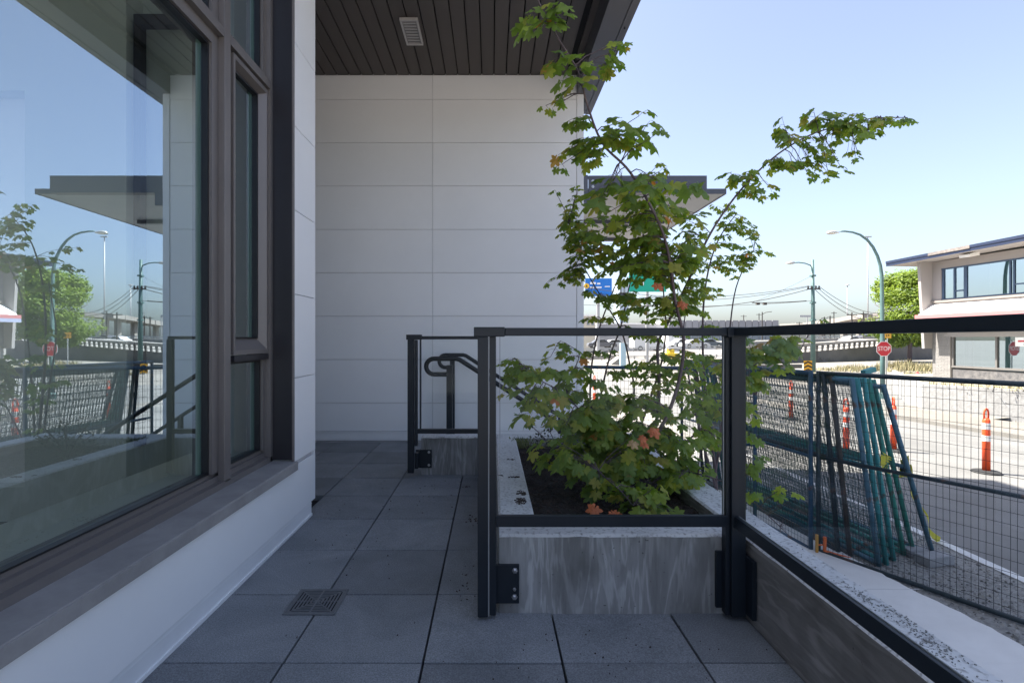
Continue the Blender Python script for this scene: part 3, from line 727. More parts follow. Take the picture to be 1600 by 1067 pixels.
# far kerb and pavement, low wall
b = MB(); side = []
for i, (x, y) in enumerate(kerb_pts):
    p0 = Vector(kerb_pts[max(0, i-1)]); p1 = Vector(kerb_pts[min(len(kerb_pts)-1, i+1)]); d = (p1-p0).normalized(); nn = Vector((d.y, -d.x))
    side.append((Vector((x, y)), Vector((x, y))+nn*.16))
kc = mat('kerb_concrete', (.17, .16, .145), .9, vary=.15, scale=3)
for a, c in zip(side[:-1], side[1:]):
    z = lambda p, h: (p.x, p.y, gz(p.x, p.y)+h)
    b.hexa([z(a[0], -.1), z(a[1], -.1), z(c[1], -.1), z(c[0], -.1), z(a[0], .13), z(a[1], .14), z(c[1], .14), z(c[0], .13)])
tag(b.build('kerb', kc), kind='structure')
pave = mat('far_pavement', (.145, .133, .116), .9, col2=(.20, .186, .163), scale=.8, detail=9)
b = MB()
for a, c in zip(side[:-1], side[1:]):
    n_ = 4
    for k in range(n_):
        q = lambda s_, t: (s_[1]+((s_[1]-s_[0])/.16)*3.6*t)
        p = [q(a, k/n_), q(a, (k+1)/n_), q(c, (k+1)/n_), q(c, k/n_)]
        b.poly([(v_.x, v_.y, gz(v_.x, v_.y)+.135) for v_ in p])
tag(b.build('pavement', pave), kind='structure')
lw = [(24, 31.2), (20, 25.2), (17.65, 21.3), (18.6, 19.9), (19.4, 18.9), (20.6, 16.6), (21.6, 12), (22.3, 4)]
b = MB(); TOPZ = -.76
mlw = mat('low_wall_stone', (.24, .235, .23), .95, col2=(.36, .355, .35), scale=7, bump=1.0, bscale=12)
for a, c in zip(lw[:-1], lw[1:]):
    b.hexa([(a[0], a[1], -2.1), (a[0]+.25, a[1]+.05, -2.1), (c[0]+.25, c[1]+.05, -2.1), (c[0], c[1], -2.1), (a[0], a[1], TOPZ), (a[0]+.25, a[1]+.05, TOPZ), (c[0]+.25, c[1]+.05, TOPZ), (c[0], c[1], TOPZ)])
lwo = b.build('retaining_wall', mlw); tag(lwo, 'low whitewashed rough wall along the pavement below the white building', 'wall')
b = MB(); b.poly([(17.7, 21.4, TOPZ-.04), (18.7, 19.95, TOPZ-.04), (19.5, 18.95, TOPZ-.04), (20.7, 16.6, TOPZ-.04), (21.7, 12, TOPZ-.04), (22.4, 4, TOPZ-.04), (48, 4, TOPZ-.04), (48, 34, TOPZ-.04), (24, 31, -1.0), (20, 25, -1.2)])
tag(b.build('raised_yard', mat('dry_yard', (.27, .25, .19), .95, col2=(.38, .34, .24), scale=1.2, detail=8)), kind='structure')
# dry grass
def tufts(name, label, spots, mats_, seed, h=.4):
    r = random.Random(seed); b = MB()
    for (x, y, rx, ry, n, hh) in spots:
        for _ in range(int(n*.8)):
            a = r.uniform(0, 6.28); q = r.random()**.6; px_, py_ = x+rx*q*math.cos(a), y+ry*q*math.sin(a); z0 = gz(px_, py_) if not (px_ > 17.6 and py_ < 31 and py_ > 4 and px_ > 17.6+(21.3-py_)*.6) else TOPZ-.05
            t = r.uniform(0, 6.28); le = r.uniform(.1, .5)*hh; w_ = .018*hh/.4; H = hh*r.uniform(.15, 1.05)*(.55+.9*abs(noise.noise(Vector((px_*.9, py_*.9, 7)))))
            dx, dy = math.cos(t), math.sin(t)
            b.add([(px_-dy*w_, py_+dx*w_, z0), (px_+dy*w_, py_-dx*w_, z0), (px_+dx*le, py_+dy*le, z0+H)], [(0, 1, 2)])
    return tag(b.build(name, mats_), label, 'grass', kind='stuff')
dryg = island_mat('dry_grass', (.11, .115, .05), (.33, .27, .15)); grg = island_mat('green_grass', (.06, .09, .02), (.20, .22, .06))
gs = []
for (px, py, rx, ry, n, hh) in [(1310, 577, 1.8, 2.5, 700, .5), (1345, 575, 2, 2, 900, .7), (1375, 577, 1.6, 2.2, 700, .6), (1415, 572, 2.2, 2.5, 1500, .9), (1440, 577, 2, 2, 1200, .8), (1452, 586, 1.6, 1.6, 900, .6), (1285, 583, 1.0, 1.2, 300, .35), (1390, 590, 2, 1.2, 250, .3)]:
    g = ground(px, py+2); gs.append((g.x, g.y, rx, ry, n, hh))
tufts('dry_grass', 'dry yellow grass on the verge below the ramp', gs, dryg, 3)
yd = []
for y in [5, 7, 9, 11, 13, 15, 16.5, 18, 19, 20, 21]:
    x = 17.65+(21.3-y)*.42 if y > 12 else 21.6+(12-y)*.09; yd.append((x+1.1, y, .9, 1.2, 230, .3))
tufts('dry_grass', 'dry straw grass on top of the low wall by the storefront', yd, dryg, 5)
# rough shrubs in front of the storefront base
# ================================================================== STANDING SITE FENCES
def fence_panel(L, H, label, frame_m, wire_m, loc, rz, name='site_fence', group=None, cell=(.05, .10), feet=False, tube=.023, dense=False):
    f = thing(name, label, 'fence panel' if name != 'site_fence' else 'fence', loc, group, rz, local=True)
    def tb(p, q, nm, r=tube):
        b = MB(); b.tube([p, q], r, 8); o = b.build(nm, frame_m, f, smooth=True); return o
    tb((0, 0, 0), (0, 0, H), 'post'); tb((L, 0, 0), (L, 0, H), 'post')
    tb((tube, 0, tube), (L-tube, 0, tube), 'rail'); tb((tube, 0, H-tube), (L-tube, 0, H-tube), 'rail'); tb((tube, 0, H*.525), (L-tube, 0, H*.525), 'rail', tube*.85)
    b = MB(); r = random.Random(int(L*1000+loc[1]*100)); wr = .0022
    nx = int((L-.04)/cell[0]); 
    for k in range(1, nx+1):
        x = k*(L)/(nx+1); o_ = r.uniform(-.002, .002)
        pts = [(x+o_, .002, .02), (x+o_+r.uniform(-.003, .003), .002+r.uniform(-.004, .004), H*.33), (x+r.uniform(-.003, .003), .002+r.uniform(-.004, .004), H*.66), (x, .002, H-.02)]
        b.tube(pts, wr, 3, False)
    nz_ = int((H-.04)/cell[1])
    for k in range(1, nz_+1):
        z = k*H/(nz_+1); b.tube([(.02, -.002, z), (L*.3, -.002+r.uniform(-.003, .003), z+r.uniform(-.004, .004)), (L*.7, -.002, z+r.uniform(-.004, .004)), (L-.02, -.002, z)], wr, 3, False)
    wm = b.build('wire_mesh', wire_m, f); tag(wm, kind='stuff')
    return f
def paint(nm, c, rust=(.09, .05, .035)): return mat(nm, c, .55, col2=c, scale=3) if rust is None else fence_paint(nm, c, rust)
def fence_paint(nm, c, rust):
    m, n, L, out = new_mat(nm); p = n.new('ShaderNodeBsdfPrincipled'); L.new(p.outputs[0], out.inputs[0]); p.inputs['Roughness'].default_value = .55
    tc = n.new('ShaderNodeTexCoord'); nz = n.new('ShaderNodeTexNoise'); nz.inputs['Scale'].default_value = 5; nz.inputs['Detail'].default_value = 9; L.new(tc.outputs['Object'], nz.inputs[0])
    r = n.new('ShaderNodeValToRGB'); e = r.color_ramp.elements; e[0].position = .28; e[0].color = (*[x*.7 for x in c], 1); e[1].position = .60; e[1].color = (*c, 1); q = e.new(.66); q.color = (*rust, 1)
    L.new(nz.outputs[0], r.inputs[0]); L.new(r.outputs[0], p.inputs['Base Color']); return m
P_blue = paint('blue_paint', (.018, .065, .12)); P_teal = paint('teal_paint', (.035, .26, .27)); P_green = paint('green_paint', (.035, .25, .20)); P_slate = paint('slate_paint', (.06, .15, .21)); P_brown = paint('rusty_paint', (.055, .048, .042), (.09, .04, .025)); P_dark = paint('dark_paint', (.018, .035, .045))
P_wire = mat('fence_wire', (.028, .032, .036), .5, metal=.5); P_wireg = mat('green_wire', (.035, .085, .10), .5, vary=.2)
def line_fence(a, bpt, H, label, fm, wm, **k):
    a = Vector(a); bpt = Vector(bpt); d = bpt-a; L = d.length; return fence_panel(L, H, label, fm, wm, (a.x, a.y, GZ+.02), math.atan2(d.y, d.x), **k)
d1 = Vector((.471, -.882)).normalized()
A = Vector((3.575, 5.69))
line_fence(A, A+d1*3.05, 1.985, 'tall wire site fence angling toward the camera outside the parapet', P_dark, P_wire)
line_fence((3.515, 5.73), (3.515-.36, 5.73+2.9), 1.985, 'blue framed wire fence running away beside the stacked panels', P_blue, P_wireg)
line_fence((3.22, 6.36), (.45, 7.2), 1.985, 'blue topped wire fence seen through the maple', P_blue, P_wire)
line_fence((.40, 7.2), (-2.2, 8.0), 1.985, 'wire fence hidden behind the end wall corner', P_blue, P_wire) if False else None
# stack of leaning panels: (x base, y base, x top, y top, paint)
stack = [((3.77, 5.66), (3.60, 5.66), P_dark, 'dark blue fence panel leaning nearest the standing fence post', 2.9),
         ((3.86, 5.60), (3.64, 5.60), P_brown, 'rusty brown fence panel second in the leaning stack', 2.9),
         ((3.99, 5.36), (3.68, 5.36), P_slate, 'grey blue fence panel leaning with its foot furthest forward', 3.0),
         ((4.09, 5.39), (3.75, 5.39), P_teal, 'teal fence panel leaning just right of the grey blue one', 3.0),
         ((4.25, 5.50), (3.89, 5.50), P_teal, 'second teal fence panel in the middle of the leaning stack', 3.0),
         ((4.47, 5.64), (4.03, 5.64), P_green, 'green fence panel leaning under the plate cap', 3.0),
         ((4.62, 5.70), (4.11, 5.70), P_green, 'outer green fence panel leaning before the last slate one', 3.0),
         ((4.74, 5.58), (4.10, 5.58), P_slate, 'slate blue fence panel leaning most steeply on the concrete blocks', 3.0)]
for i, (bs, tp, pm, lab, L) in enumerate(stack):
    f = fence_panel(L, 1.96, lab, pm, P_wireg, (bs[0], bs[1], GZ+.02), 0, 'site_fence', 'fence panels stacked leaning', tube=.025)
    lean = math.asin(min(.9, (bs[0]-tp[0])/1.96)); dirz = math.atan2(1, -.10-.012*i)
    # lean about the panel's own base line
    f.rotation_euler = (-lean, 0, dirz)
    f.rotation_euler = (Matrix.Rotation(dirz, 4, 'Z') @ Matrix.Rotation(-lean, 4, 'X')).to_euler()
# small cap plate bridging two tops
b = MB(); b.bar((4.00, 5.60, .70), (4.16, 5.66, .735), .05, .05); tag(b.build('clamp_plate', P_teal), 'short teal clamp plate across two panel tops', 'clamp')
# concrete feet, tape, clamp
def block(x, y, z, rz, s, label):
    b = MB(); L, W, H = s; b.box(-L/2, L/2, -W/2, W/2, 0, H); o = b.build('concrete_block', mat('block_concrete', (.26, .26, .265), .9, vary=.25, scale=9, bump=.5, bscale=50) if 'block_concrete' not in bpy.data.materials else bpy.data.materials['block_concrete'], None, .012)
    o.location = (x, y, z); o.rotation_euler = (0, 0, rz); return tag(o, label, 'block')
block(4.62, 5.43, GZ+.012, .22, (.34, .16, .10), 'grey concrete block at the foot of the leaning panels, in front')
block(4.63, 5.62, GZ+.012, -.08, (.30, .15, .08), 'flatter grey concrete block lying just behind the front one')
ty = mat('caution_tape', (.55, .50, .03), .45, vary=.1, scale=8)
b = MB(); pts = []
r = random.Random(8)
for k in range(26):
    t = k/25; p = Vector((4.42+.75*t, 5.62+.40*t, .0)); p.z = GZ+1.00*(1-t)**1.15+.03; wv = .03*math.sin(t*13)
    w_ = .03+.012*math.sin(t*9); b.v += [tuple(p+Vector((wv, 0, -w_))), tuple(p+Vector((wv+.012*math.sin(t*20), .012*math.cos(t*17), w_)))]
for k in range(25): b.f.append((2*k, 2*k+1, 2*k+3, 2*k+2)); b.m.append(0)
for q in range(3):
    o_ = len(b.v)
    for k in range(6):
        t = k/5; b.v += [(4.42+.02*q-.03*t, 5.60+.03*q, GZ+1.0-.02*k+.05*math.sin(k*2+q)), (4.45+.02*q+.05*t, 5.60, GZ+1.05-.03*k+.06*math.sin(k*1.7+q))]
    for k in range(5): b.f.append((o_+2*k, o_+2*k+1, o_+2*k+3, o_+2*k+2)); b.m.append(0)
tag(b.build('caution_tape', ty), 'yellow caution tape trailing from the fence to the gravel', 'tape')
yf = MB()
for k in range(9): 
    a = k*.7; yf.add([(3.99+.04*math.cos(a), 5.30, -.30+.02*k), (4.03+.05*math.cos(a+1), 5.29, -.31+.02*k), (4.01+.05*math.sin(a), 5.31, -.24+.02*k)], [(0, 1, 2)])
tag(yf.build('tape_knot', ty), 'crumpled knot of yellow tape tied to a leaning panel', 'tape')
oc = thing('fence_clamp', 'orange plastic clamp at the foot of the blue fence post', 'clamp', (3.56, 5.65, GZ))
mo = mat('orange_plastic', (.62, .12, .02), .5, vary=.1)
b = MB(); b.tube([(3.52, 5.63, GZ+.05), (3.52, 5.63, GZ+.24)], .016, 8); b.build('clamp_jaw', mat('ochre_plastic', (.45, .22, .03), .5), oc)
b = MB(); b.tube([(3.60, 5.62, GZ+.22), (3.60, 5.62, GZ+.07), (3.68, 5.58, GZ+.045), (3.80, 5.50, GZ+.03)], .018, 8); b.tube([(3.52, 5.63, GZ+.13), (3.60, 5.62, GZ+.13)], .008, 8); b.build('clamp_arm', mo, oc)
b = MB(); b.bar((5.52, 5.0, GZ+.03), (5.35, 5.12, GZ+.03), .05, .03); tag(b.build('wood_offcut', mat('weathered_wood', (.14, .08, .05), .8, vary=.2, scale=20)), 'short brown wood offcut lying by the white line', 'wood')

# ================================================================== DELINEATOR POSTS
M_or = mat('delineator_orange', (.78, .085, .02), .5, vary=.06); M_band = mat('reflective_band', (.62, .62, .62), .35); M_rub = mat('black_rubber', (.02, .02, .02), .8)
def delineator():
    t = thing('delineator_post', 'orange delineator post', 'traffic post', (0, 0, 0), 'orange delineator posts on the street', local=True)
    b = MB(); b.lathe([(.058, .03), (.056, .92), (.044, .955), (.030, .965)], seg=14); b.build('tube_body', M_or, t, smooth=True)
    b = MB(); b.lathe([(.0595, .56), (.059, .66)], seg=14); b.build('reflective_band', M_band, t); b = MB(); b.lathe([(.059, .77), (.0585, .88)], seg=14); b.build('reflective_band', M_band, t)
    b = MB(); b.tube([(-.035, 0, .95)]+[(-.04*math.cos(math.pi*k/8)*1.0, 0, 1.03+.10*math.sin(math.pi*k/8)) for k in range(9)]+[(.035, 0, .95)], .014, 8); b.build('handle', M_or, t, smooth=True)
    b = MB(); b.lathe([(.21, 0), (.215, .015), (.19, .035), (.07, .045)], seg=18); b.build('rubber_base', M_rub, t)
    return t
dl0 = delineator()
spots = [((1541, 739), 'orange delineator post standing alone on the lit street, right'), ((1396, 705), 'orange delineator post behind the last leaning panel, handle lying over'), ((1322, 711), 'orange delineator post seen through the leaning panels'),
         ((929, 640), 'far orange delineator post seen past the end wall'), ((1236, 655), 'faint orange delineator post behind the fence mesh, nearer the blue post')]
for i, ((px, py), lab) in enumerate(spots):
    o = dl0 if i == 0 else copy_tree(dl0)
    o.location = ground(px, py); o.location.z += .008; o['label'] = lab; o.rotation_euler.z = i*1.3
# ================================================================== STREET LAMPS, POLES, SIGNS
M_pole = mat('green_pole', (.075, .14, .135), .5, vary=.12, scale=4); M_alu = mat('lamp_housing', (.42, .42, .40), .4, metal=.3)
g = ground(1379, 623); Ys = g.y; X0 = g.x; s_ = F/Ys          # px per metre there
lamp = thing('street_lamp', 'green street lamp with a tall curved arm beside the stop sign', 'street lamp', g)
def up(py): return EYE-(py-CY)/s_
b = MB(); arc = []
for (px, py) in [(1379, 623), (1379, 560), (1378.5, 500), (1378, 455), (1377.5, 430), (1375.5, 415), (1371, 400), (1364, 386), (1355, 375), (1344, 367), (1332, 363), (1320, 361.5), (1313, 361.5)]:
    arc.append(((px-CX)/s_, Ys, up(py)))
b.tube(arc, [.11, .105, .095, .085, .08, .075, .07, .065, .06, .055, .05, .045, .04], 10); b.build('lamp_pole', M_pole, lamp, smooth=True)
b = MB(); b.lathe([(.17, 0), (.17, .25), (.12, .32)], (g.x, g.y, g.z), 12); b.build('pole_base', M_pole, lamp)
hx = (1302-CX)/s_; hz = up(364)
b = MB(); n = 10; v_ = []; 
prof = [(0.30, .05, .04), (.22, .06, .05), (.08, .11, .10), (-.10, .15, .12), (-.24, .14, .10), (-.33, .07, .04)]
for k, (dx, wy, h) in enumerate(prof):
    for q in range(10):
        a = 2*math.pi*q/10; v_.append((hx+dx, Ys+wy*math.cos(a), hz+.02+h*math.sin(a)*(1 if math.sin(a) > 0 else .8)-.03*k/5))
f_ = [(k*10+q, k*10+(q+1) % 10, (k+1)*10+(q+1) % 10, (k+1)*10+q) for k in range(5) for q in range(10)]+[tuple(range(10)), tuple(range(50, 60))]
b.add(v_, f_); b.build('lamp_head', M_alu, lamp, smooth=True)

# stop sign on its own thin post
def ngon(cx, y, cz, r, n, rot, d=.003):
    b = MB(); b.prism([(cx+r*math.cos(rot+2*math.pi*k/n), y, cz+r*math.sin(rot+2*math.pi*k/n)) for k in range(n)], (0, d, 0)); return b
sgx = (1381.2-CX)/F*(Ys-.22); sgy = Ys-.22; sgz = EYE-(545-CY)/F*sgy; R_ = .375/math.cos(math.pi/8)
ss_ = thing('stop_sign', 'red octagonal STOP sign on the green lamp pole', 'road sign', (sgx, sgy, gz(sgx, sgy)))
M_red = mat('sign_red', (.50, .02, .035), .4); M_wh = mat('sign_white', (.80, .80, .80), .4)
ngon(sgx, sgy, sgz, R_, 8, math.pi/8).build('sign_plate', M_wh, ss_)
ngon(sgx, sgy-.004, sgz, R_*.93, 8, math.pi/8).build('sign_face', M_red, ss_)
t_ = text_mesh('STOP', .32, 'lettering', M_wh, None, (0, 0, 0), (math.radians(90), 0, 0), .002, .82); t_.location = (sgx, sgy-.007, sgz); attach(t_, ss_)
b = MB(); b.box(sgx+.10, sgx+.15, sgy+.004, sgy+.04, gz(sgx, sgy), sgz+.45); b.build('sign_post', mat('galvanised', (.38, .38, .38), .5, metal=.4), ss_)
for dz in (-.15, .15): 
    b = MB(); b.box(sgx-.12, sgx+.12, sgy+.0035, sgy+.016, sgz+dz-.015, sgz+dz+.015); b.build('sign_bracket', bpy.data.materials['galvanised'], ss_)
# white sign behind, on the pole top (seen reversed in the window)
# small yellow sign further back
yb = 46; yc = at(1387, 524.5, yb)
ys_n = thing('warning_sign', 'small yellow sign peeking out behind the lamp pole above the stop sign', 'road sign', (yc.x, yb, gz(yc.x, yb)))
M_yel = mat('sign_yellow', (.70, .36, .02), .45)
b = MB(); b.box(yc.x-.32, yc.x+.32, yb, yb+.01, yc.z-.22, yc.z+.30); b.build('sign_plate', M_yel, ys_n)
b = MB(); b.box(yc.x-.12, yc.x-.06, yb-.006, yb-.001, yc.z-.08, yc.z+.12); b.box(yc.x+.04, yc.x+.14, yb-.006, yb-.001, yc.z-.02, yc.z+.10); b.build('sign_marking', mat('sign_black', (.01, .01, .01), .5), ys_n)
b = MB(); b.box(yc.x-.03, yc.x+.03, yb+.011, yb+.06, gz(yc.x, yb), yc.z+.25); b.build('sign_post', bpy.data.materials['galvanised'], ys_n)

# utility pole with lamp arm
g2_ = ground(1270.5, 581.5); Yp = g2_.y; sp = F/Yp
up2 = lambda py: EYE-(py-CY)/sp
pxx = lambda px: (px-CX)/sp
po = thing('utility_pole', 'green utility pole with a lamp arm and crossarm carrying wires', 'utility pole', g2_)
b = MB(); b.tube([(g2_.x, Yp, g2_.z), (pxx(1270.3), Yp, up2(480)), (pxx(1269.5), Yp, up2(406))], [.20, .15, .11], 10); b.build('pole', M_pole, po, smooth=True)
b = MB(); b.tube([(pxx(x), Yp, up2(y)) for x, y in [(1269, 418), (1266, 414.5), (1258, 411.5), (1248, 410.2), (1240, 410.5)]], .05, 8); b.build('lamp_arm', M_pole, po, smooth=True)
b = MB(); b.tube([(pxx(1241), Yp, up2(410.6)), (pxx(1235), Yp, up2(411)), (pxx(1228), Yp, up2(412))], [.09, .14, .05], 8); b.build('lamp_head', M_alu, po, smooth=True)
b = MB(); b.box(pxx(1260.5), pxx(1281), Yp-.12, Yp-.02, up2(452.6), up2(450.8)); b.build('crossarm', mat('dark_timber', (.05, .045, .04), .8), po)
for px in (1262, 1267, 1274, 1279):
    b = MB(); b.tube([(pxx(px), Yp-.07, up2(451)), (pxx(px), Yp-.07, up2(446.8))], .07, 6); b.build('insulator', bpy.data.materials['dark_timber'], po)
for k, y_ in enumerate((431, 473, 500)):
    b = MB(); b.box(pxx(1267), pxx(1273), Yp-.2, Yp+.2, up2(y_+1.2), up2(y_-1.2)); b.build('pole_band', M_pole, po)
# wires
def wire(p, q, sag, r, label, group='overhead wires on the street poles'):
    b = MB(); pts = []
    for k in range(17):
        t = k/16; v = Vector(p).lerp(Vector(q), t); v.z -= sag*4*t*(1-t); pts.append(v)
    b.tube(pts, r, 4); return tag(b.build('overhead_wire', bpy.data.materials['dark_timber']), label, 'wire', group)
P = lambda px, py, Y: at(px, py, Y)
wire(P(1262, 447, Yp-.07), P(905, 447, 44), .9, .022, 'topmost overhead wire left of the utility pole')
wire(P(1266, 447.5, Yp-.07), P(905, 455, 46), 1.0, .022, 'second overhead wire left of the utility pole')
wire(P(1267, 451, Yp), P(905, 460, 48), 1.4, .03, 'thicker sagging overhead cable left of the utility pole')
wire(P(1270, 470, Yp), P(905, 476, 42), .3, .016, 'lowest thin trolley wire left of the utility pole')
wire(P(1274, 446.5, Yp-.07), P(1372, 493, 60), .8, .028, 'upper overhead wire right of the utility pole')
wire(P(1279, 447, Yp-.07), P(1380, 489, 64), .7, .028, 'middle overhead wire right of the utility pole')
wire(P(1274, 453, Yp), P(1368, 499, 60), .8, .03, 'lower overhead cable right of the utility pole')
wire(P(1268, 431, Yp), P(1175, 473, 40), .1, .010, 'thin stay wire slanting down left from the pole')
wire(P(1260, 470, Yp), P(1175, 473, 40), .05, .03, 'trolley span wire with small hangers')
for px in (1184, 1195):
    b = MB(); q = P(px, 474, 40); b.box(q.x-.12, q.x+.12, 39.9, 40.1, q.z-.12, q.z+.02); tag(b.build('trolley_hanger', bpy.data.materials['dark_timber']), 'small dark hanger at the left on the trolley span wire' if px < 1190 else 'small dark hanger further right on the trolley span wire', 'hanger', 'hangers on the trolley wire')
# chevron board
gc = ground(1262, 585); yy = gc.y-.3
ch = thing('chevron_sign', 'yellow and black chevron board beside the utility pole', 'road sign', (gc.x, yy, gc.z))
q0, q1 = P(1256, 583, yy), P(1269, 563.5, yy)
box(q0.x, q1.x, yy, yy+.01, q0.z, q1.z, 'sign_plate', M_yel, ch)
W_ = q1.x-q0.x; H_ = q1.z-q0.z; mx = (q0.x+q1.x)/2
for k in range(3):
    zc = q0.z+H_*(.10+.30*k)
    for sx in (-1, 1):
        b = MB(); z0 = zc; th = H_*.13
        b.prism([(mx, yy-.006, z0+H_*.14), (mx+sx*W_/2, yy-.006, z0-H_*.02), (mx+sx*W_/2, yy-.006, z0-H_*.02+th), (mx, yy-.006, z0+H_*.14+th)], (0, .005, 0)); b.build('chevron', bpy.data.materials['sign_black'], ch)
box(mx-.04, mx+.04, yy+.011, yy+.06, gc.z, q0.z+.3, 'sign_post', bpy.data.materials['galvanised'], ch)
# high masts far off
def mast(px, pytop, pybot, Y, r, label, head):
    a = at(px, pytop, Y); t = thing('lighting_mast', label, 'light mast', (a.x, Y, gz(a.x, Y)))
    b = MB(); b.tube([(a.x, Y, gz(a.x, Y)), (a.x, Y, a.z)], [r*1.5, r*.8], 8); b.build('mast', bpy.data.materials['galvanised'], t, smooth=True)
    b = MB(); k = Y/F
    if head == 'disc': b.lathe([(3*k*.3, -.8*k), (3*k, 0), (3*k, .8*k), (k, 1.6*k)], (a.x, Y, a.z), 10)
    else:
        b.bar((a.x-3.5*k, Y, a.z-1*k), (a.x+3.5*k, Y, a.z-1*k), .3*k, .6*k)
        for dx in (-3.6, -1.2, 1.2, 4.2): b.box(a.x+(dx-1.2)*k, a.x+(dx+1.2)*k, Y-k, Y+k, a.z-2*k, a.z-.2*k)
    b.build('lamp_cluster', bpy.data.materials['galvanised'], t)
mast(1356, 369, 505, 120, .12, 'tall slim lighting mast with a lamp cluster seen behind the lamp arm', 'c')
mast(1324, 446, 500, 260, .2, 'distant lighting mast topped by a round disc', 'disc')
for i, (px, a_, Y, r) in enumerate([(1331, 488, 90, .16), (1288, 495, 150, .25), (1297, 493.5, 150, .25), (1303, 487, 170, .2), (1249, 503, 150, .16), (1191, 487.5, 140, .2), (1186, 489.5, 170, .2), (1162, 492, 160, .2), (1349, 487, 100, .16)]):
    p = at(px, a_, Y); b = MB(); b.tube([(p.x, Y, gz(p.x, Y)), (p.x, Y, p.z)], [r, r*.7], 6)
    if px == 1191: b.tube([(p.x, Y, p.z-.6), (p.x+1, Y, p.z-.1), (p.x+2.6, Y, p.z+.1)], .09, 5)
    else: b.box(p.x-.9, p.x+.9, Y-.1, Y+.1, p.z-.5, p.z-.35)
    lab = ['dark post right in front of the flyover', 'short dark pole at the left end of the flyover', 'dark pole second from the left by the flyover', 'pole with crossarm above the flyover wall', 'small far pole right of the long grey building', 'bare far pole with curved lamp arm above the grey building', 'thin far pole just left of the curved arm pole', 'leftmost thin far pole above the grey building', 'dark pole close to the lighting mast base'][i]
    tag(b.build('distant_pole', bpy.data.materials['dark_timber']), lab, 'pole')
for (px, Y) in ((1256, 130), (1266, 130)):
    p = at(px, 494, Y); t = thing('gantry_sign', ['wide dark back of a gantry sign left of the utility pole', 'narrow back of a gantry sign right beside the utility pole'][px > 1260], 'road sign', (p.x, Y, gz(p.x, Y)))
    w2 = 1.0 if px < 1260 else .6
    box(p.x-w2, p.x+w2, Y, Y+.1, p.z-.25, p.z+.25, 'sign_back', bpy.data.materials['galvanised'], t); box(p.x+w2-.2, p.x+w2, Y+.11, Y+.25, gz(p.x, Y), p.z-.1, 'sign_post', bpy.data.materials['galvanised'], t)

# highway signs behind the maple
M_blue = mat('sign_blue', (.01, .16, .55), .4); M_green = mat('sign_green', (.0, .33, .22), .4)
def hsign(px0, px1, py0, py1, Y, face, label, marks, disc=None):
    a, c = at(px0, py1, Y), at(px1, py0, Y); t = thing('highway_sign', label, 'road sign', ((a.x+c.x)/2, Y, gz(a.x, Y)))
    box(a.x, c.x, Y, Y+.06, a.z, c.z, 'sign_plate', face, t)
    for (m0, n0, m1, n1) in marks:
        u, v = at(m0, n1, Y-.03), at(m1, n0, Y-.03); box(u.x, v.x, Y-.035, Y-.005, u.z, v.z, 'sign_marking', M_wh, t)
    if disc:
        u = at(disc[0], disc[1], Y); b = ngon(u.x, Y-.05, u.z, disc[2]*Y/F, 20, 0, .04); b.build('sign_emblem', mat('emblem_yellow', (.80, .48, .03), .4), t)
        b = MB(); k = Y/F; b.prism([(u.x-.4*k, Y-.08, u.z-1.8*k), (u.x+.4*k, Y-.08, u.z-1.8*k), (u.x+.3*k, Y-.08, u.z+2*k), (u.x-.3*k, Y-.08, u.z+2*k)], (0, .02, 0)); b.prism([(u.x-1.8*k, Y-.08, u.z-.6*k), (u.x+1.8*k, Y-.08, u.z-.6*k), (u.x, Y-.08, u.z+.7*k)], (0, .02, 0)); b.build('emblem_mark', bpy.data.materials['sign_black'], t)
    box((a.x+c.x)/2-.15, (a.x+c.x)/2+.15, Y+.07, Y+.35, gz(a.x, Y), c.z-.2, 'sign_post', bpy.data.materials['galvanised'], t)
hsign(914.5, 956, 435, 463, 60, M_blue, 'blue highway sign with round yellow emblem beside the wall edge', [(922, 441, 931, 444), (933, 442, 938, 444.5), (922, 448, 928, 451), (931, 448, 940, 450), (945, 447, 953, 448.5)], (916.5, 447, 4.2))
hsign(983, 1041, 423, 456, 62, M_green, 'green highway sign mostly hidden by the maple leaves', [(1003, 436, 1006, 446), (1024, 428, 1029, 432)])

# hydrant
gh = ground(1433.5, 592); gh.z = max(gh.z, gz(gh.x, gh.y))
hy = thing('fire_hydrant', 'red fire hydrant in the dry grass by the brick pier', 'hydrant', gh); k = gh.y/F
M_hy = mat('hydrant_red', (.55, .03, .04), .5)
b = MB(); b.lathe([(2.4*k, 0), (2.4*k, .8*k), (1.7*k, 1*k), (1.7*k, 7*k), (2.3*k, 7.2*k), (2.2*k, 8.4*k), (1.2*k, 10*k), (.5*k, 10.4*k), (.5*k, 11.4*k)], gh, 12); b.build('barrel', M_hy, hy, smooth=False)
b = MB(); b.tube([(gh.x-3.4*k, gh.y, gh.z+5.8*k), (gh.x+3.4*k, gh.y, gh.z+5.8*k)], 1.0*k, 8); b.build('side_outlet', M_hy, hy)
b = MB(); b.tube([(gh.x, gh.y-3.0*k, gh.z+5.0*k), (gh.x, gh.y, gh.z+5.0*k)], 1.4*k, 8); b.build('front_outlet', M_hy, hy)

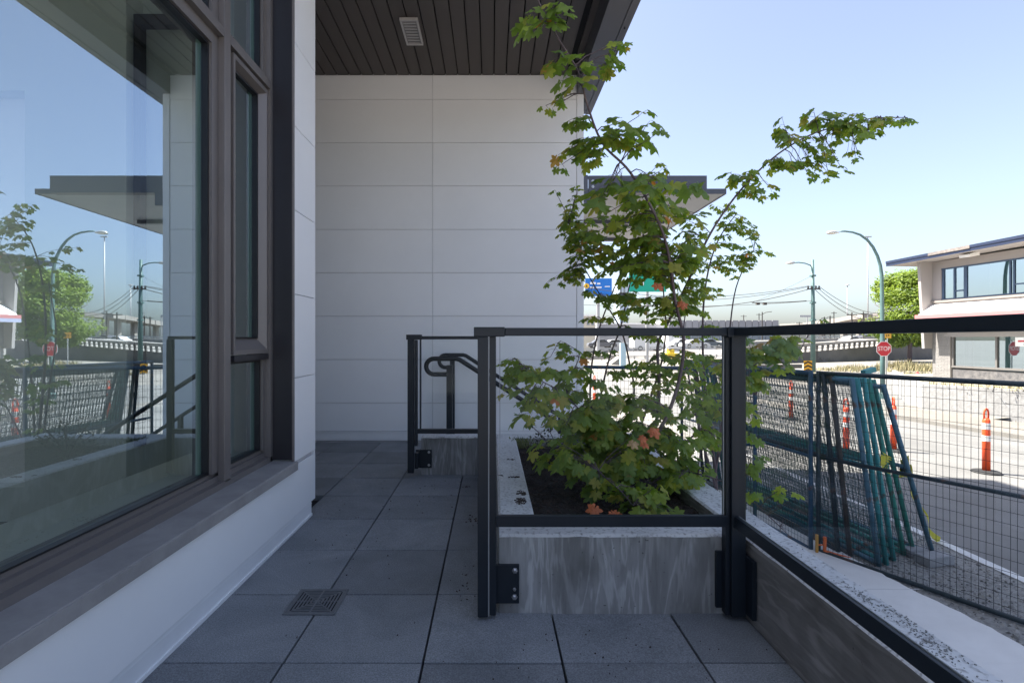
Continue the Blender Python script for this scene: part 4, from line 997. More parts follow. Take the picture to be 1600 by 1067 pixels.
# ================================================================== WHITE BUILDING ACROSS THE STREET
U = Vector((.1055, -.9944, 0)); O = Vector((23.33, 27.5, 0)); Wd = Vector((-.9944, -.1055, 0))   # along the front toward us; outward
def fp(u, wv, z): q = O+U*u+Wd*wv; return Vector((q.x, q.y, z))
def upx(px, wv=0):                     # distance along the front whose point appears above px
    r = (px-CX)/F; o = O+Wd*wv; return (o.x-r*o.y)/(r*U.y-U.x)
def zpx(px, py, wv=0): u = upx(px, wv); q = O+U*u+Wd*wv; return EYE-(py-CY)/F*q.y
wb_ = thing('white_building', 'white two storey building with blue roof edge and awning across the street', 'building', (23.3, 27.5, -.95))
M_wall = mat('painted_wall', (.30, .28, .272), .8, vary=.03, scale=1, bump=.05, bscale=30); M_blueR = mat('blue_fascia', (.012, .022, .055), .5, vary=.1); M_bf = mat('blue_frame', (.03, .06, .11), .5)
def fbox(u0, u1, w0, w1, z0, z1, name, m_, par=wb_):
    b = MB(); b.hexa([fp(u0, w0, z0), fp(u1, w0, z0), fp(u1, w1, z0), fp(u0, w1, z0), fp(u0, w0, z1), fp(u1, w0, z1), fp(u1, w1, z1), fp(u0, w1, z1)]); return b.build(name, m_, par)
UE = 24.0
us = upx(1457); uw = upx(1471)
zW0, zW1 = zpx(1471, 469), zpx(1471, 420)     # upper window sill, head
zRoof = 5.15; zG = -1.0
# upper wall with window band opening
fbox(us, uw, -.25, 0, 2.0, zRoof, 'upper_wall', M_wall); fbox(uw, UE, -.25, 0, zW1, zRoof, 'upper_wall', M_wall); fbox(uw, UE, -.25, 0, 1.2, zW0, 'upper_wall', M_wall)
fbox(us, UE, -.02, .10, zW0-.12, zW0-.02, 'window_ledge', mat('ledge', (.22, .20, .18), .8), wb_)
fbox(us, us+.15, -12, -.25, zG, zRoof, 'side_wall', M_wall); fbox(us, UE, -12.2, -12, zG, zRoof, 'rear_wall', M_wall)
fbox(us, UE, -12, -.26, 1.9, 2.0, 'storey_floor', M_wall)
# fin
b = MB(); zf0, zf1 = .6, zRoof+.02
b.hexa([fp(us-.16, -.2, zf0), fp(us, -.2, zf0), fp(us, .46, zf0), fp(us-.16, .46, zf0), fp(us-.16, -.2, zf1), fp(us, -.2, zf1), fp(us, .74, zf1), fp(us-.16, .74, zf1)]); b.build('wall_fin', M_wall, wb_)
# roof: overhanging slab with blue fascia
ur = upx(1385, 1.25); zr0 = zpx(1385, 416, 1.25); zr1 = zpx(1600, 376, 1.25); sl_r = (zr1-zr0)/(upx(1600, 1.25)-ur)
def zr(u): return zr0+sl_r*(u-ur)
b = MB(); b.hexa([fp(ur, 1.22, zr(ur)), fp(UE, 1.22, zr(UE)), fp(UE, -12.5, zr(UE)), fp(ur, -12.5, zr(ur)), fp(ur, 1.22, zr(ur)+.22), fp(UE, 1.22, zr(UE)+.22), fp(UE, -12.5, zr(UE)+.22), fp(ur, -12.5, zr(ur)+.22)]); b.build('roof', M_wall, wb_)
for k, (w0, w1, a, c) in enumerate([(1.225, 1.27, -.02, .20), (1.265, 1.30, .13, .26)]):
    b = MB(); b.hexa([fp(ur, w0, zr(ur)+a), fp(UE, w0, zr(UE)+a), fp(UE, w1, zr(UE)+a), fp(ur, w1, zr(ur)+a), fp(ur, w0, zr(ur)+c), fp(UE, w0, zr(UE)+c), fp(UE, w1, zr(UE)+c), fp(ur, w1, zr(ur)+c)]); b.build('roof_fascia', M_blueR, wb_)
b = MB(); b.hexa([fp(ur-.03, 1.22, zr(ur)), fp(ur-.002, 1.22, zr(ur)), fp(ur-.002, -12.5, zr(ur)), fp(ur-.03, -12.5, zr(ur)), fp(ur-.03, 1.22, zr(ur)+.26), fp(ur-.002, 1.22, zr(ur)+.26), fp(ur-.002, -12.5, zr(ur)+.26), fp(ur-.03, -12.5, zr(ur)+.26)]); b.build('roof_fascia', M_blueR, wb_)
ua, ub = upx(1450, 1.30), upx(1515, 1.30)
b = MB(); b.hexa([fp(ua, 1.302, zr(ua)+.12), fp(ub, 1.302, zr(ub)+.10), fp(ub, 1.312, zr(ub)+.10), fp(ua, 1.312, zr(ua)+.12), fp(ua, 1.302, zr(ua)+.262), fp(ub, 1.302, zr(ub)+.262), fp(ub, 1.312, zr(ub)+.262), fp(ua, 1.312, zr(ua)+.262)]); b.build('weathered_strip', mat('peeled_fascia', (.10, .09, .085), .9, col2=(.26, .23, .21), scale=8), wb_)
fl_u = upx(1517, .6)
b = MB(); q = fp(fl_u, .7, 0); zfl = zpx(1514, 397, .7)
b.hexa([fp(fl_u-.28, .45, zfl-.10), fp(fl_u+.28, .45, zfl-.10), fp(fl_u+.25, .95, zfl-.16), fp(fl_u-.25, .95, zfl-.16), fp(fl_u-.28, .45, zfl+.10), fp(fl_u+.28, .45, zfl+.10), fp(fl_u+.25, .95, zfl-.04), fp(fl_u-.25, .95, zfl-.04)]); b.tube([fp(fl_u+.3, .1, zfl+.22), fp(fl_u+.2, .5, zfl+.05)], .05, 6); b.build('flood_light', M_white if 'M_white' in globals() else M['white'], wb_)
# upper window band
wn = MB(); 
def fr(u0, u1, z0, z1, w0=-.06, w1=.012): wn.hexa([fp(u0, w0, z0), fp(u1, w0, z0), fp(u1, w1, z0), fp(u0, w1, z0), fp(u0, w0, z1), fp(u1, w0, z1), fp(u1, w1, z1), fp(u0, w1, z1)])
fr(uw, UE, zW1-.07, zW1); fr(uw, UE, zW0, zW0+.07)
zt_ = zW0+(zW1-zW0)*.23
for px, wdt in ((1472, .12), (1490, .09), (1506, .16), (1577, .07), (1583, .07)): u = upx(px); fr(u, u+wdt, zW0+.07, zW1-.07)
fr(upx(1491)+.02, upx(1505), zt_, zt_+.07); fr(upx(1584)+.05, UE, zt_+.06, zt_+.12)
for u in (8.6, 11.5, 14.5, 18): fr(u, u+.12, zW0+.07, zW1-.07)
wf = wn.build('window', M_bf, wb_)
def pane_f(u0, u1, z0, z1, par, w_=-.03):
    b = MB(); b.poly([fp(u0, w_, z0), fp(u1, w_, z0), fp(u1, w_, z1), fp(u0, w_, z1)]); return b.build('pane', M['fglass'], par)
for a, c in ((1474, 1490), (1492, 1506), (1510, 1577), (1579, 1583)): pane_f(upx(a), upx(c), zW0+.07, zW1-.07, wf)
pane_f(upx(1584)+.07, 8.6, zW0+.07, zW1-.07, wf); pane_f(8.72, UE, zW0+.07, zW1-.07, wf)
cu_ = mat('curtain', (.50, .42, .32), .9, vary=.1)
fbox(uw+.18, uw+.45, -.16, -.12, zW0, zW1, 'curtain', cu_, wb_)
fbox(uw+.6, UE, -2.2, -2.1, 2.0, zRoof, 'inner_partition', mat('pale_inside', (.45, .47, .42), .9), wb_)
# awning
za0, za1 = zpx(1457, 476, .05), zpx(1440, 497, 1.0)
b = MB(); b.hexa([fp(us-.0, .02, za0-.06), fp(UE, .02, za0-.06), fp(UE, 1.0, za1), fp(us-.0, 1.0, za1), fp(us-.0, .02, za0), fp(UE, .02, za0), fp(UE, 1.02, za1+.05), fp(us-.0, 1.02, za1+.05)]); b.build('awning', M['white'], wb_)
fbox(us-.01, UE, 1.021, 1.03, za1-.02, za1+.17, 'awning_stripe', mat('red_stripe', (.42, .16, .16), .6), wb_)
fbox(us-.01, UE, 1.0, 1.028, za1-.22, za1-.025, 'awning_valance', mat('blue_valance', (.30, .32, .45), .6), wb_)
# ground floor
up0, up1 = upx(1457), upx(1485)
zg = zpx(1457, 591)
pier = fbox(up0+.02, up1-.02, -.33, -.012, zg-.4, 2.0, 'pier_core', mat('mortar', (.33, .31, .30), .9), wb_)
M_brick = mat('white_brick', (.23, .218, .21), .8, vary=.06, scale=3, obj_rand=.08)
nc = 36; hc = (1.9-zg)/nc; r = random.Random(2); nb = 3; lb = (up1-up0)/nb; brick_me = None
for c_ in range(nc):
    off = .5 if c_ % 2 else 0
    for k in range(nb+(1 if off else 0)):
        a = max(up0, up0+(k-off)*lb); e = min(up1, up0+(k+1-off)*lb)
        if e-a < .04: continue
        fbox(a+.006, e-.006, -.02, .002+r.uniform(-.004, .006), zg+c_*hc+.005, zg+(c_+1)*hc-.005, 'brick', M_brick)
fbox(up1, UE, -.30, -.10, zg-.4, zpx(1490, 576, -.05), 'stone_base', mat('dark_stone', (.055, .055, .06), .9, col2=(.17, .16, .16), scale=6, bump=1.0, bscale=10), wb_)
zs0 = zpx(1490, 571, -.08); fbox(up1, UE, -.2, -.04, zs0-.10, zs0, 'shop_sill', mat('shop_frame', (.14, .13, .125), .6), wb_)
wn = MB(); fr(up1, up1+.10, zs0, 2.0, -.2, -.06); um = upx(1553); fr(um, um+.08, zs0, 2.0, -.2, -.06); fr(um+3.2, um+3.28, zs0, 2.0, -.2, -.06); fr(um+6.4, um+6.48, zs0, 2.0, -.2, -.06)
wf2 = wn.build('shop_window', bpy.data.materials['shop_frame'], wb_)
pane_f(up1+.1, um, zs0, 2.0, wf2, -.13); pane_f(um+.08, um+3.2, zs0, 2.0, wf2, -.13); pane_f(um+3.28, UE, zs0, 2.0, wf2, -.13)
fbox(up1, UE, -1.4, -1.3, zg, 1.9, 'shop_blind', mat('grey_blind', (.34, .35, .36), .9, vary=.12, scale=.8), wb_)
# white notice board with red bar, and a cream vent grille above
un0 = upx(1586); nb_ = thing('notice_board', 'white notice board with a red bar on the storefront', 'sign', fp(un0+.6, .0, 0))
zn0, zn1 = zpx(1586, 541, 0), zpx(1586, 527, 0)
fbox(un0, un0+1.5, -.03, -.005, zn0, zn1, 'board', M_wh, nb_); fbox(un0+.12, un0+1.4, -.004, .002, zn0+(zn1-zn0)*.48, zn0+(zn1-zn0)*.66, 'red_bar', M_red, nb_); fbox(un0+.35, un0+1.3, -.004, .002, zn0+(zn1-zn0)*.14, zn0+(zn1-zn0)*.26, 'dark_bar', bpy.data.materials['sign_black'], nb_)
fbox(un0, un0+1.6, -.05, -.02, zn1+.03, zn1+.30, 'grille', mat('cream', (.55, .50, .40), .7), wb_)
for k in range(10): fbox(un0+.05+k*.15, un0+.12+k*.15, -.019, -.012, zn1+.07, zn1+.26, 'grille_slot', bpy.data.materials['shop_frame'], wb_)

# ================================================================== LEAFY TREE BEHIND IT
def leafy_tree(px, py_base, py_top, rpx, Y, label, seed, m_):
    g = at(px, py_base, Y); t = thing('street_tree', label, 'tree', (g.x, Y, g.z)); k = Y/F; r = random.Random(seed)
    H = (py_base-py_top)*k; R = rpx*k
    b = MB(); b.tube([(g.x, Y, g.z-.3), (g.x+.1, Y, g.z+H*.25), (g.x, Y+.1, g.z+H*.5), (g.x+.1, Y, g.z+H*.75)], [.25, .2, .15, .06], 8)
    for q in range(9):
        a = r.uniform(0, 6.28); z = g.z+H*r.uniform(.22, .5); b.tube([(g.x, Y, z), (g.x+math.cos(a)*R*.4, Y+math.sin(a)*R*.4, z+H*.15), (g.x+math.cos(a)*R*.75, Y+math.sin(a)*R*.75, z+H*.25)], [.09, .06, .03], 5)
    b.build('trunk', M['bark'], t, smooth=True)
    lobes = []
    for q in range(75):
        a = r.uniform(0, 6.28); el = r.uniform(-.9, 1.0)*1.35; rr = R*r.uniform(.55, .86)
        lobes.append((Vector((g.x+math.cos(a)*math.cos(el)*rr, Y+math.sin(a)*math.cos(el)*rr, g.z+H*.56+math.sin(el)*H*.36)), R*r.uniform(.22, .38)))
    b = MB()
    for c, lr in lobes:
        for _ in range(430):
            d = Vector((r.gauss(0, 1), r.gauss(0, 1), r.gauss(0, 1))).normalized(); p = c+Vector((d.x, d.y, d.z*.75))*lr*r.uniform(.55, 1.08)
            s = r.uniform(.10, .20); a1 = Vector((r.gauss(0, 1), r.gauss(0, 1), r.gauss(0, .6))).normalized(); a2 = a1.cross(d+Vector((0, 0, .7))).normalized()
            b.add([p-a1*s, p+a2*s*.55, p+a1*s, p-a2*s*.55], [(0, 1, 2, 3)])
    tag(b.build('crown', m_, t), kind='stuff')
tl, n_, L_, o_ = new_mat('bright_leaves')
p_ = n_.new('ShaderNodeBsdfPrincipled'); p_.inputs['Roughness'].default_value = .6; t_n = n_.new('ShaderNodeBsdfTranslucent'); x_ = n_.new('ShaderNodeMixShader'); x_.inputs[0].default_value = .45
g_ = n_.new('ShaderNodeNewGeometry'); r_ = n_.new('ShaderNodeValToRGB'); r_.color_ramp.elements[0].color = (.075, .13, .014, 1); r_.color_ramp.elements[1].color = (.21, .28, .03, 1)
L_.new(g_.outputs['Random Per Island'], r_.inputs[0]); L_.new(r_.outputs[0], p_.inputs['Base Color'])
v_n = n_.new('ShaderNodeVectorMath'); v_n.operation = 'SCALE'; v_n.inputs['Scale'].default_value = 1.7; L_.new(r_.outputs[0], v_n.inputs[0]); L_.new(v_n.outputs[0], t_n.inputs[0])
L_.new(p_.outputs[0], x_.inputs[1]); L_.new(t_n.outputs[0], x_.inputs[2]); L_.new(x_.outputs[0], o_.inputs[0])
leafy_tree(1421, 566, 420, 62, 62, 'round bright green tree behind the left end of the white building', 11, tl)

# ================================================================== RAMP WITH BALUSTRADE
M_rw = mat('ramp_concrete', (.085, .08, .075), .9, col2=(.17, .16, .15), scale=.6, detail=9); M_lc = mat('light_concrete', (.24, .225, .205), .85, vary=.08, scale=.3)
rw = thing('ramp_wall', 'dark ramp retaining wall with a pale open balustrade rising to the right', 'ramp', (45, 66, -1.7))
A0 = at(1150, 571, 57); B0 = at(1500, 561, 76)
def rl(t, py0, py1): q = A0.lerp(B0, t); return q
def topz(t): q = A0.lerp(B0, t); px = CX+F*q.x/q.y; py = 556.5-(px-1180)*(556.5-533.5)/(1457-1180); return EYE-(py-CY)/F*q.y
b = MB(); N_ = 24
for k in range(N_+1):
    q = A0.lerp(B0, k/N_); b.v += [(q.x, q.y, -2.2), (q.x, q.y, topz(k/N_)), (q.x-.5, q.y+1.2, topz(k/N_)), (q.x-6, q.y+12, topz(k/N_)+.05)]
for k in range(N_):
    for j in range(3): b.f.append((4*k+j, 4*k+4+j, 4*k+5+j, 4*k+1+j)); b.m.append(0 if j == 0 else 1)
b.build('ramp_body', [M_rw, M_lc], rw)
dRW = (B0-A0); dRW.z = 0; Lr = dRW.length; dRW.normalize(); nrm = Vector((-dRW.y, dRW.x, 0))
for k in range(6):     # pale ledge line along the foot of the balustrade
    t0, t1 = k/6, (k+1)/6; q0, q1 = A0.lerp(B0, t0), A0.lerp(B0, t1)
    b = MB(); b.bar((q0.x, q0.y, topz(t0)+.70), (q1.x, q1.y, topz(t1)+.70), .18, .12); b.build('top_beam', M_rw, rw)
    b = MB(); b.bar((q0.x, q0.y, topz(t0)+.36), (q1.x, q1.y, topz(t1)+.36), .05, .07); b.build('mid_rail', M_lc, rw)
np_ = int(Lr/1.02)
for k in range(np_+1):
    t = k/np_; q = A0.lerp(B0, t); b = MB(); b.bar((q.x, q.y, topz(t)), (q.x+.10, q.y-.0, topz(t)+.66), .22, .20, up=dRW); b.build('baluster', M_rw, rw)
# pale parapet behind the balustrade and the upper carriageway
b = MB(); p0, p1 = at(1150, 548, 66), at(1460, 528.5, 90)
b.bar((p0.x, p0.y, p0.z-.2), (p1.x, p1.y, p1.z-.2), .3, 1.2); tag(b.build('road_barrier', M_lc), 'long pale concrete road barrier right behind the balustrade', 'barrier')
b = MB(); p0, p1 = at(1120, 541, 84), at(1372, 529.5, 110); b.bar((p0.x, p0.y, p0.z-.3), (p1.x, p1.y, p1.z-.3), .4, 1.6); tag(b.build('road_barrier', M_lc), 'upper pale road barrier in front of the white car', 'barrier')
b = MB(); b.poly([at(1100, 541, 86), at(1480, 527.5, 112), at(1480, 526, 150), at(1100, 533, 140)]); tag(b.build('upper_road', asph2), kind='structure')
for i, (px, py0, py1, Y) in enumerate([(1309, 533, 547, 80), (1420, 505, 566, 61.4)][:1]):
    a = at(px, py1, Y); c = at(px, py0, Y); b = MB(); b.box(a.x-.25, a.x+.25, Y, Y+.3, a.z, c.z); tag(b.build('barrier_post', M_rw), 'grey post in front of the upper road barrier', 'post')
# guard rails behind
def guard(px0, py0, px1, py1, Y0g, Y1g, hpx, label, rails=2):
    a, c = at(px0, py0, Y0g), at(px1, py1, Y1g); t = thing('guard_rail', label, 'guard rail', (a.x, a.y, a.z)); h = hpx*Y0g/F
    for k in range(rails):
        b = MB(); dz = -h*(k/rails); b.bar((a.x, a.y, a.z+dz), (c.x, c.y, c.z+dz), .1, h*.22); b.build('rail', bpy.data.materials['galvanised'], t)
    n = 14
    for k in range(n+1):
        q = a.lerp(c, k/n); b = MB(); b.box(q.x-.06, q.x+.06, q.y-.05, q.y+.05, q.z-h*1.1, q.z+.05); b.build('post', bpy.data.materials['galvanised'], t)
guard(1260, 526.5, 1372, 524.5, 120, 130, 7, 'grey guard rail behind the white car')
guard(1385, 532, 1456, 523.5, 92, 98, 6, 'grey guard rail right of the stop sign')
guard(905, 545, 1250, 538, 62, 74, 6, 'long steel guard rail seen through the maple')
guard(905, 558, 1135, 553.5, 50, 54, 5, 'nearer steel guard rail seen through the maple')
# flyover in the distance
fo = thing('flyover', 'distant concrete flyover curving up to the right', 'bridge', (120, 230, 0))
pts = [(1230, 507, 300), (1265, 505.5, 280), (1301, 501, 250), (1330, 496, 235), (1350, 492.3, 220), (1369, 490, 210), (1400, 488, 205), (1460, 486, 200)]
b = MB()
for a, c in zip(pts[:-1], pts[1:]):
    p, q = at(*a), at(*c); b.bar(p-Vector((0, 0, .9)), q-Vector((0, 0, .9)), 9, 1.8*(a[2]/230))
b.build('deck', M_lc, fo)
for px, py, Y in [(1285, 505, 265), (1318, 501, 240), (1343, 497, 225), (1362, 494, 215)]:
    a = at(px, py, Y); b = MB(); b.box(a.x-.9, a.x+.9, Y-1, Y+1, gz(a.x, Y), a.z); b.build('pier', M_lc, fo)
b = MB()
for a, c in zip(pts[:-1], pts[1:]):
    p, q = at(*a), at(*c)
    for k in range(6):
        v = p.lerp(q, k/6); b.box(v.x-.08, v.x+.08, v.y-5, v.y-4.8, v.z, v.z+1.1)
tag(b.build('railing_posts', bpy.data.materials['galvanised'], fo), kind='stuff')
# long grey building
Yl = 150
lgb = thing('warehouse', 'long low grey panelled warehouse in the distance', 'building', (at(1080, 531, Yl).x, Yl, -1.65))
M_gp = mat('grey_panel', (.27, .27, .285), .6, obj_rand=.06); M_gl = mat('pale_strip', (.62, .62, .62), .6)
xa, xb = at(1040, 520, Yl).x, at(1217, 520, Yl).x; npn = 17; wp = (xb-xa)/npn; zt0, zt1 = at(1, 512, Yl).z, at(1, 500.5, Yl).z
box(xa, xb, Yl+.4, Yl+30, -1.7, zt1-.1, 'wall_core', M_gl, lgb)
for k in range(npn): box(xa+k*wp+.10, xa+(k+1)*wp-.10, Yl, Yl+.38, zt0, zt1, 'wall_panel', M_gp, lgb)
M_dg = mat('dark_glazing', (.20, .23, .26), .25)
for k in range(npn):
    for j in range(2):
        z0 = zt0-(j+1)*2.2+.1; box(xa+k*wp+.15, xa+(k+1)*wp-.15, Yl+.1, Yl+.38, z0, z0+2.0, 'window_pane', M_dg, lgb)
# pale buildings near the wall edge
def far_block(px0, px1, py0, Y, m_, label, wins):
    a, c = at(px0, 531, Y).x, at(px1, 531, Y).x; z1 = at(1, py0, Y).z; t = thing('far_building', label, 'building', ((a+c)/2, Y, -1.65))
    box(a, c, Y, Y+14, -1.7, z1, 'wall', m_, t); box(a-.2, c+.2, Y-.15, Y+14.2, z1+.01, z1+.35, 'parapet', M['white'], t)
    for (w0, w1, p0, p1) in wins:
        box(at(w0, 1, Y).x, at(w1, 1, Y).x, Y-.06, Y-.005, at(1, p1, Y).z, at(1, p0, Y).z, 'window', M_dg, t)
far_block(900, 930, 494, 110, mat('cream_wall', (.50, .46, .38), .8), 'cream far building just right of the wall edge', [(917, 921, 499, 508), (917, 921, 514, 522), (924, 928, 499, 508)])
far_block(935, 1045, 507, 125, mat('grey_wall', (.36, .36, .37), .8), 'low grey far building seen under the top rail through the maple', [(950, 966, 514, 521), (970, 990, 514, 521), (998, 1020, 514, 521)])
far_block(1044, 1062, 517, 118, M['white'], 'small white far building with two windows', [(1047, 1052, 520, 524), (1054, 1059, 520, 524)])
far_block(968, 982, 441, 300, mat('far_tower', (.40, .48, .56), .5), 'faint far blue grey tower behind the maple', [(969, 972, 444, 470), (974, 977, 444, 470)])
# pale blue pillar and concrete ramp cheek
p = at(974, 572, 44); b = MB(); b.box(p.x-.22, p.x+.22, 44, 44.4, gz(p.x, 44), at(1, 536, 44).z); tag(b.build('pillar', mat('pale_blue_paint', (.38, .52, .58), .6)), 'pale blue square pillar seen through the maple stems', 'pillar')
b = MB(); a, c, d = at(948, 574, 45), at(971, 574, 45), at(971, 557, 45); b.prism([a, c, d], (0, 3, 0)); b2 = at(915, 560, 46); b.bar((b2.x, 47, b2.z), (at(975, 558, 47).x, 47, b2.z+.15), .5, .35); tag(b.build('ramp_cheek', M_lc), 'grey wedge of concrete beside the pale blue pillar', 'ramp')
b = MB(); a, c = at(905, 577, 42), at(1250, 572, 46); b.bar((a.x, a.y, a.z), (c.x, c.y, c.z), .5, .35); tag(b.build('road_kerb', M_rw), kind='structure')

# ================================================================== CARS
def car(px, py, Y, length, rz, body, label, kind='sedan'):
    p = at(px, py, Y); t = thing('parked_car' if kind != 'van' else 'parked_van', label, 'car' if kind != 'van' else 'van', p, None, rz, local=True)
    L = length; W = 1.8; mb = mat(label[:20], body, .3)
    prof = [(-.5, .25), (-.5, .62), (-.46, .78), (-.34, .86), (-.22, 1.30), (.06, 1.38), (.22, .95), (.42, .82), (.5, .62), (.5, .25)] if kind != 'van' else [(-.5, .3), (-.5, 1.8), (-.47, 1.9), (.26, 1.9), (.38, 1.2), (.48, 1.0), (.5, .7), (.5, .3)]
    b = MB(); b.prism([(x*L, -W/2, z) for x, z in prof], (0, W, 0)); b.build('body', mb, t, .05)
    gl = mat('car_glass', (.02, .025, .03), .1) if 'car_glass' not in bpy.data.materials else bpy.data.materials['car_glass']
    for sy in (-1, 1):
        b = MB(); q = [(-.31, .90), (-.205, 1.24), (.045, 1.31), (.17, .95)] if kind != 'van' else [(.16, 1.15), (.16, 1.7), (.27, 1.7), (.35, 1.15)]
        b.prism([(x*L, sy*(W/2+.002), z) for x, z in q], (0, sy*.01, 0)); b.build('side_window', gl, t)
        for x in (-.31, .31):
            b = MB(); b.tube([(x*L, sy*(W/2-.18), .33), (x*L, sy*(W/2+.02), .33)], .33, 14); w_ = b.build('wheel', M_rub, t)
            b = MB(); b.tube([(x*L, sy*(W/2+.0), .33), (x*L, sy*(W/2+.03), .33)], .19, 10); b.build('rim', M_alu, w_)
car(1331, 536.5, 100, 4.6, .2, (.62, .62, .62), 'white car on the upper road left of the stop sign')
car(1352, 533.5, 112, 4.4, .2, (.06, .06, .07), 'dark car following the white car on the upper road')
for i, (px, py, Y, col, lab, kd) in enumerate([(940, 541, 80, (.10, .10, .11), 'dark far car nearest the wall edge', 's'), (962, 540.5, 84, (.45, .45, .45), 'silver far car beside the pale blue pillar', 's'), (1012, 545, 70, (.62, .62, .62), 'white far van behind the maple stems', 'van'), (1085, 541, 82, (.55, .55, .56), 'pale far car left of the corner post', 's'), (1106, 540, 84, (.10, .12, .14), 'dark far car just left of the corner post', 's'), (1066, 538.5, 90, (.5, .5, .5), 'light grey far car under the warehouse glazing', 's')]):
    car(px, py+3, Y, 4.4, .05*i, col, lab, 'van' if kd == 'van' else 'sedan')
ye = at(1053, 557, 48); b = MB(); b.box(ye.x-.6, ye.x+.5, 48, 49, ye.z-.2, ye.z+.3); b.box(ye.x-.4, ye.x+.1, 48.1, 48.9, ye.z+.3, ye.z+.65); tag(b.build('yellow_machine', mat('machine_yellow', (.65, .45, .03), .5), None, .04), 'small yellow works machine behind the maple', 'machine')
# hills on the horizon
b = MB(); r = random.Random(3)
for k in range(60):
    x = -200+k*30; b.v += [(x, 1400, -5), (x, 1400+30*math.sin(k), 8+18*noise.noise(Vector((k*.13, 0, 0)))+3*noise.noise(Vector((k*.8, 0, 0))))]
for k in range(59): b.f.append((2*k, 2*k+2, 2*k+3, 2*k+1)); b.m.append(0)
tag(b.build('hills', mat('far_hills', (.22, .27, .30), 1.0)), kind='structure')
# ================================================================== THE MAPLE
def leaf_mesh(seed):
    """A vine-maple leaf, unit size: stalk end at the origin, blade toward +Y, lobes drooping."""
    r = random.Random(seed)
    lob = [(-150, .62), (-104, .84), (-55, .96), (0, 1.04), (55, .96), (104, .84), (150, .62)]
    out = []
    for i, (a, L) in enumerate(lob):
        a += r.uniform(-5, 5); L *= r.uniform(.9, 1.08); w = 13.5
        out.append((a-w*1.2, L*.78)); out.append((a-w*.62, L*.86)); out.append((a, L)); out.append((a+w*.62, L*.86)); out.append((a+w*1.2, L*.78))
        if i < 6: out.append(((lob[i][0]+lob[i+1][0])/2, .50 if abs(a) > 90 else .55))
    cen = Vector((0, .34, 0)); v = []; droop = r.uniform(.20, .50); fold = r.uniform(.05, .30); tw = r.uniform(-.2, .2)
    def z(x, y):
        d = math.hypot(x, y-.34); return -droop*d*d-fold*abs(x)*.6+tw*x*y+.06*math.sin(9*x+3*y)
    def P_(a, L, f=1.0):
        t = math.radians(a); x = math.sin(t)*L*.62*f; y = .34+math.cos(t)*L*.62*f; return (x, y, z(x, y))
    v.append((0, .34, .0)); n = len(out)
    for a, L in out: v.append(P_(a, L, .52))
    for a, L in out: v.append(P_(a, L))
    f = []
    for i in range(n-1):
        f.append((0, 1+i, 2+i)); f.append((1+i, 1+n+i, 2+n+i, 2+i))
    return v, f
LV = [leaf_mesh(s) for s in range(10)]
mt = thing('maple_tree', 'young multi stemmed maple with green and reddening leaves in the planter', 'tree', (.70, 2.9, .24))
rt = random.Random(21)
def sp3(pts):
    """Catmull-Rom through (px, py, depth) triples, given in space."""
    q = [at(*p) for p in pts]; out = []
    for i in range(len(q)-1):
        p0 = q[max(0, i-1)]; p1 = q[i]; p2 = q[i+1]; p3 = q[min(len(q)-1, i+2)]
        for k in range(6):
            t = k/6; out.append(.5*((2*p1)+(p2-p0)*t+(2*p0-5*p1+4*p2-p3)*t*t+(3*p1-p0-3*p2+p3)*t**3))
    out.append(q[-1]); return out
STEMS = [
 ([(962, 742, 2.86), (985, 722, 2.84), (1012, 698, 2.80), (1042, 650, 2.76), (1062, 590, 2.72), (1068, 530, 2.68), (1055, 470, 2.62), (1045, 400, 2.55), (1028, 345, 2.48), (985, 270, 2.38), (942, 225, 2.32), (918, 165, 2.28), (903, 112, 2.25), (872, 60, 2.2), (838, -5, 2.15), (820, -60, 2.1)], .0125, .0022),
 ([(1000, 705, 2.86), (1024, 665, 2.9), (1030, 600, 2.95), (1028, 540, 2.98), (1046, 500, 2.98), (1075, 440, 2.95), (1110, 365, 2.9), (1155, 300, 2.86), (1208, 247, 2.84), (1262, 213, 2.82), (1312, 197, 2.8), (1365, 185, 2.78), (1418, 184, 2.76)], .0115, .0018),
 ([(950, 745, 3.0), (965, 700, 3.1), (990, 620, 3.15), (984, 570, 3.15), (972, 520, 3.12), (950, 480, 3.1), (925, 440, 3.05), (905, 400, 3.0), (890, 350, 2.95)], .009, .002),
 ([(915, 735, 3.1), (921, 650, 3.2), (924, 575, 3.22), (936, 515, 3.2), (952, 470, 3.15), (972, 420, 3.1), (990, 370, 3.05), (1000, 310, 3.0)], .008, .0018),
 ([(925, 740, 2.95), (935, 640, 3.05), (952, 560, 3.1), (970, 510, 3.08), (985, 440, 3.0), (1000, 390, 2.9), (1012, 330, 2.8), (1030, 285, 2.7)], .0075, .0018),
 ([(975, 735, 3.0), (1010, 640, 3.05), (1035, 560, 3.1), (1040, 500, 3.1), (1036, 440, 3.05), (1040, 370, 3.0), (1060, 310, 2.95)], .0085, .002),
 ([(962, 742, 2.9), (935, 690, 2.85), (905, 640, 2.8), (872, 610, 2.76), (838, 590, 2.72), (808, 562, 2.7)], .0065, .0015),
 ([(985, 735, 2.9), (1040, 712, 2.85), (1095, 670, 2.85), (1130, 625, 2.85), (1165, 580, 2.85), (1215, 553, 2.85), (1252, 545, 2.85)], .0075, .0015),
 ([(990, 740, 2.85), (1050, 735, 2.75), (1110, 745, 2.65), (1160, 770, 2.58), (1200, 805, 2.52), (1235, 838, 2.48)], .006, .0014),
 ([(950, 748, 2.8), (935, 735, 2.6), (945, 745, 2.45), (968, 765, 2.35), (990, 790, 2.30)], .005, .0014),
 ([(925, 735, 3.0), (900, 690, 2.95), (880, 640, 2.95), (892, 590, 2.95), (905, 555, 2.95), (890, 540, 2.95), (876, 533, 2.95)], .005, .0012),
]
nodes = []
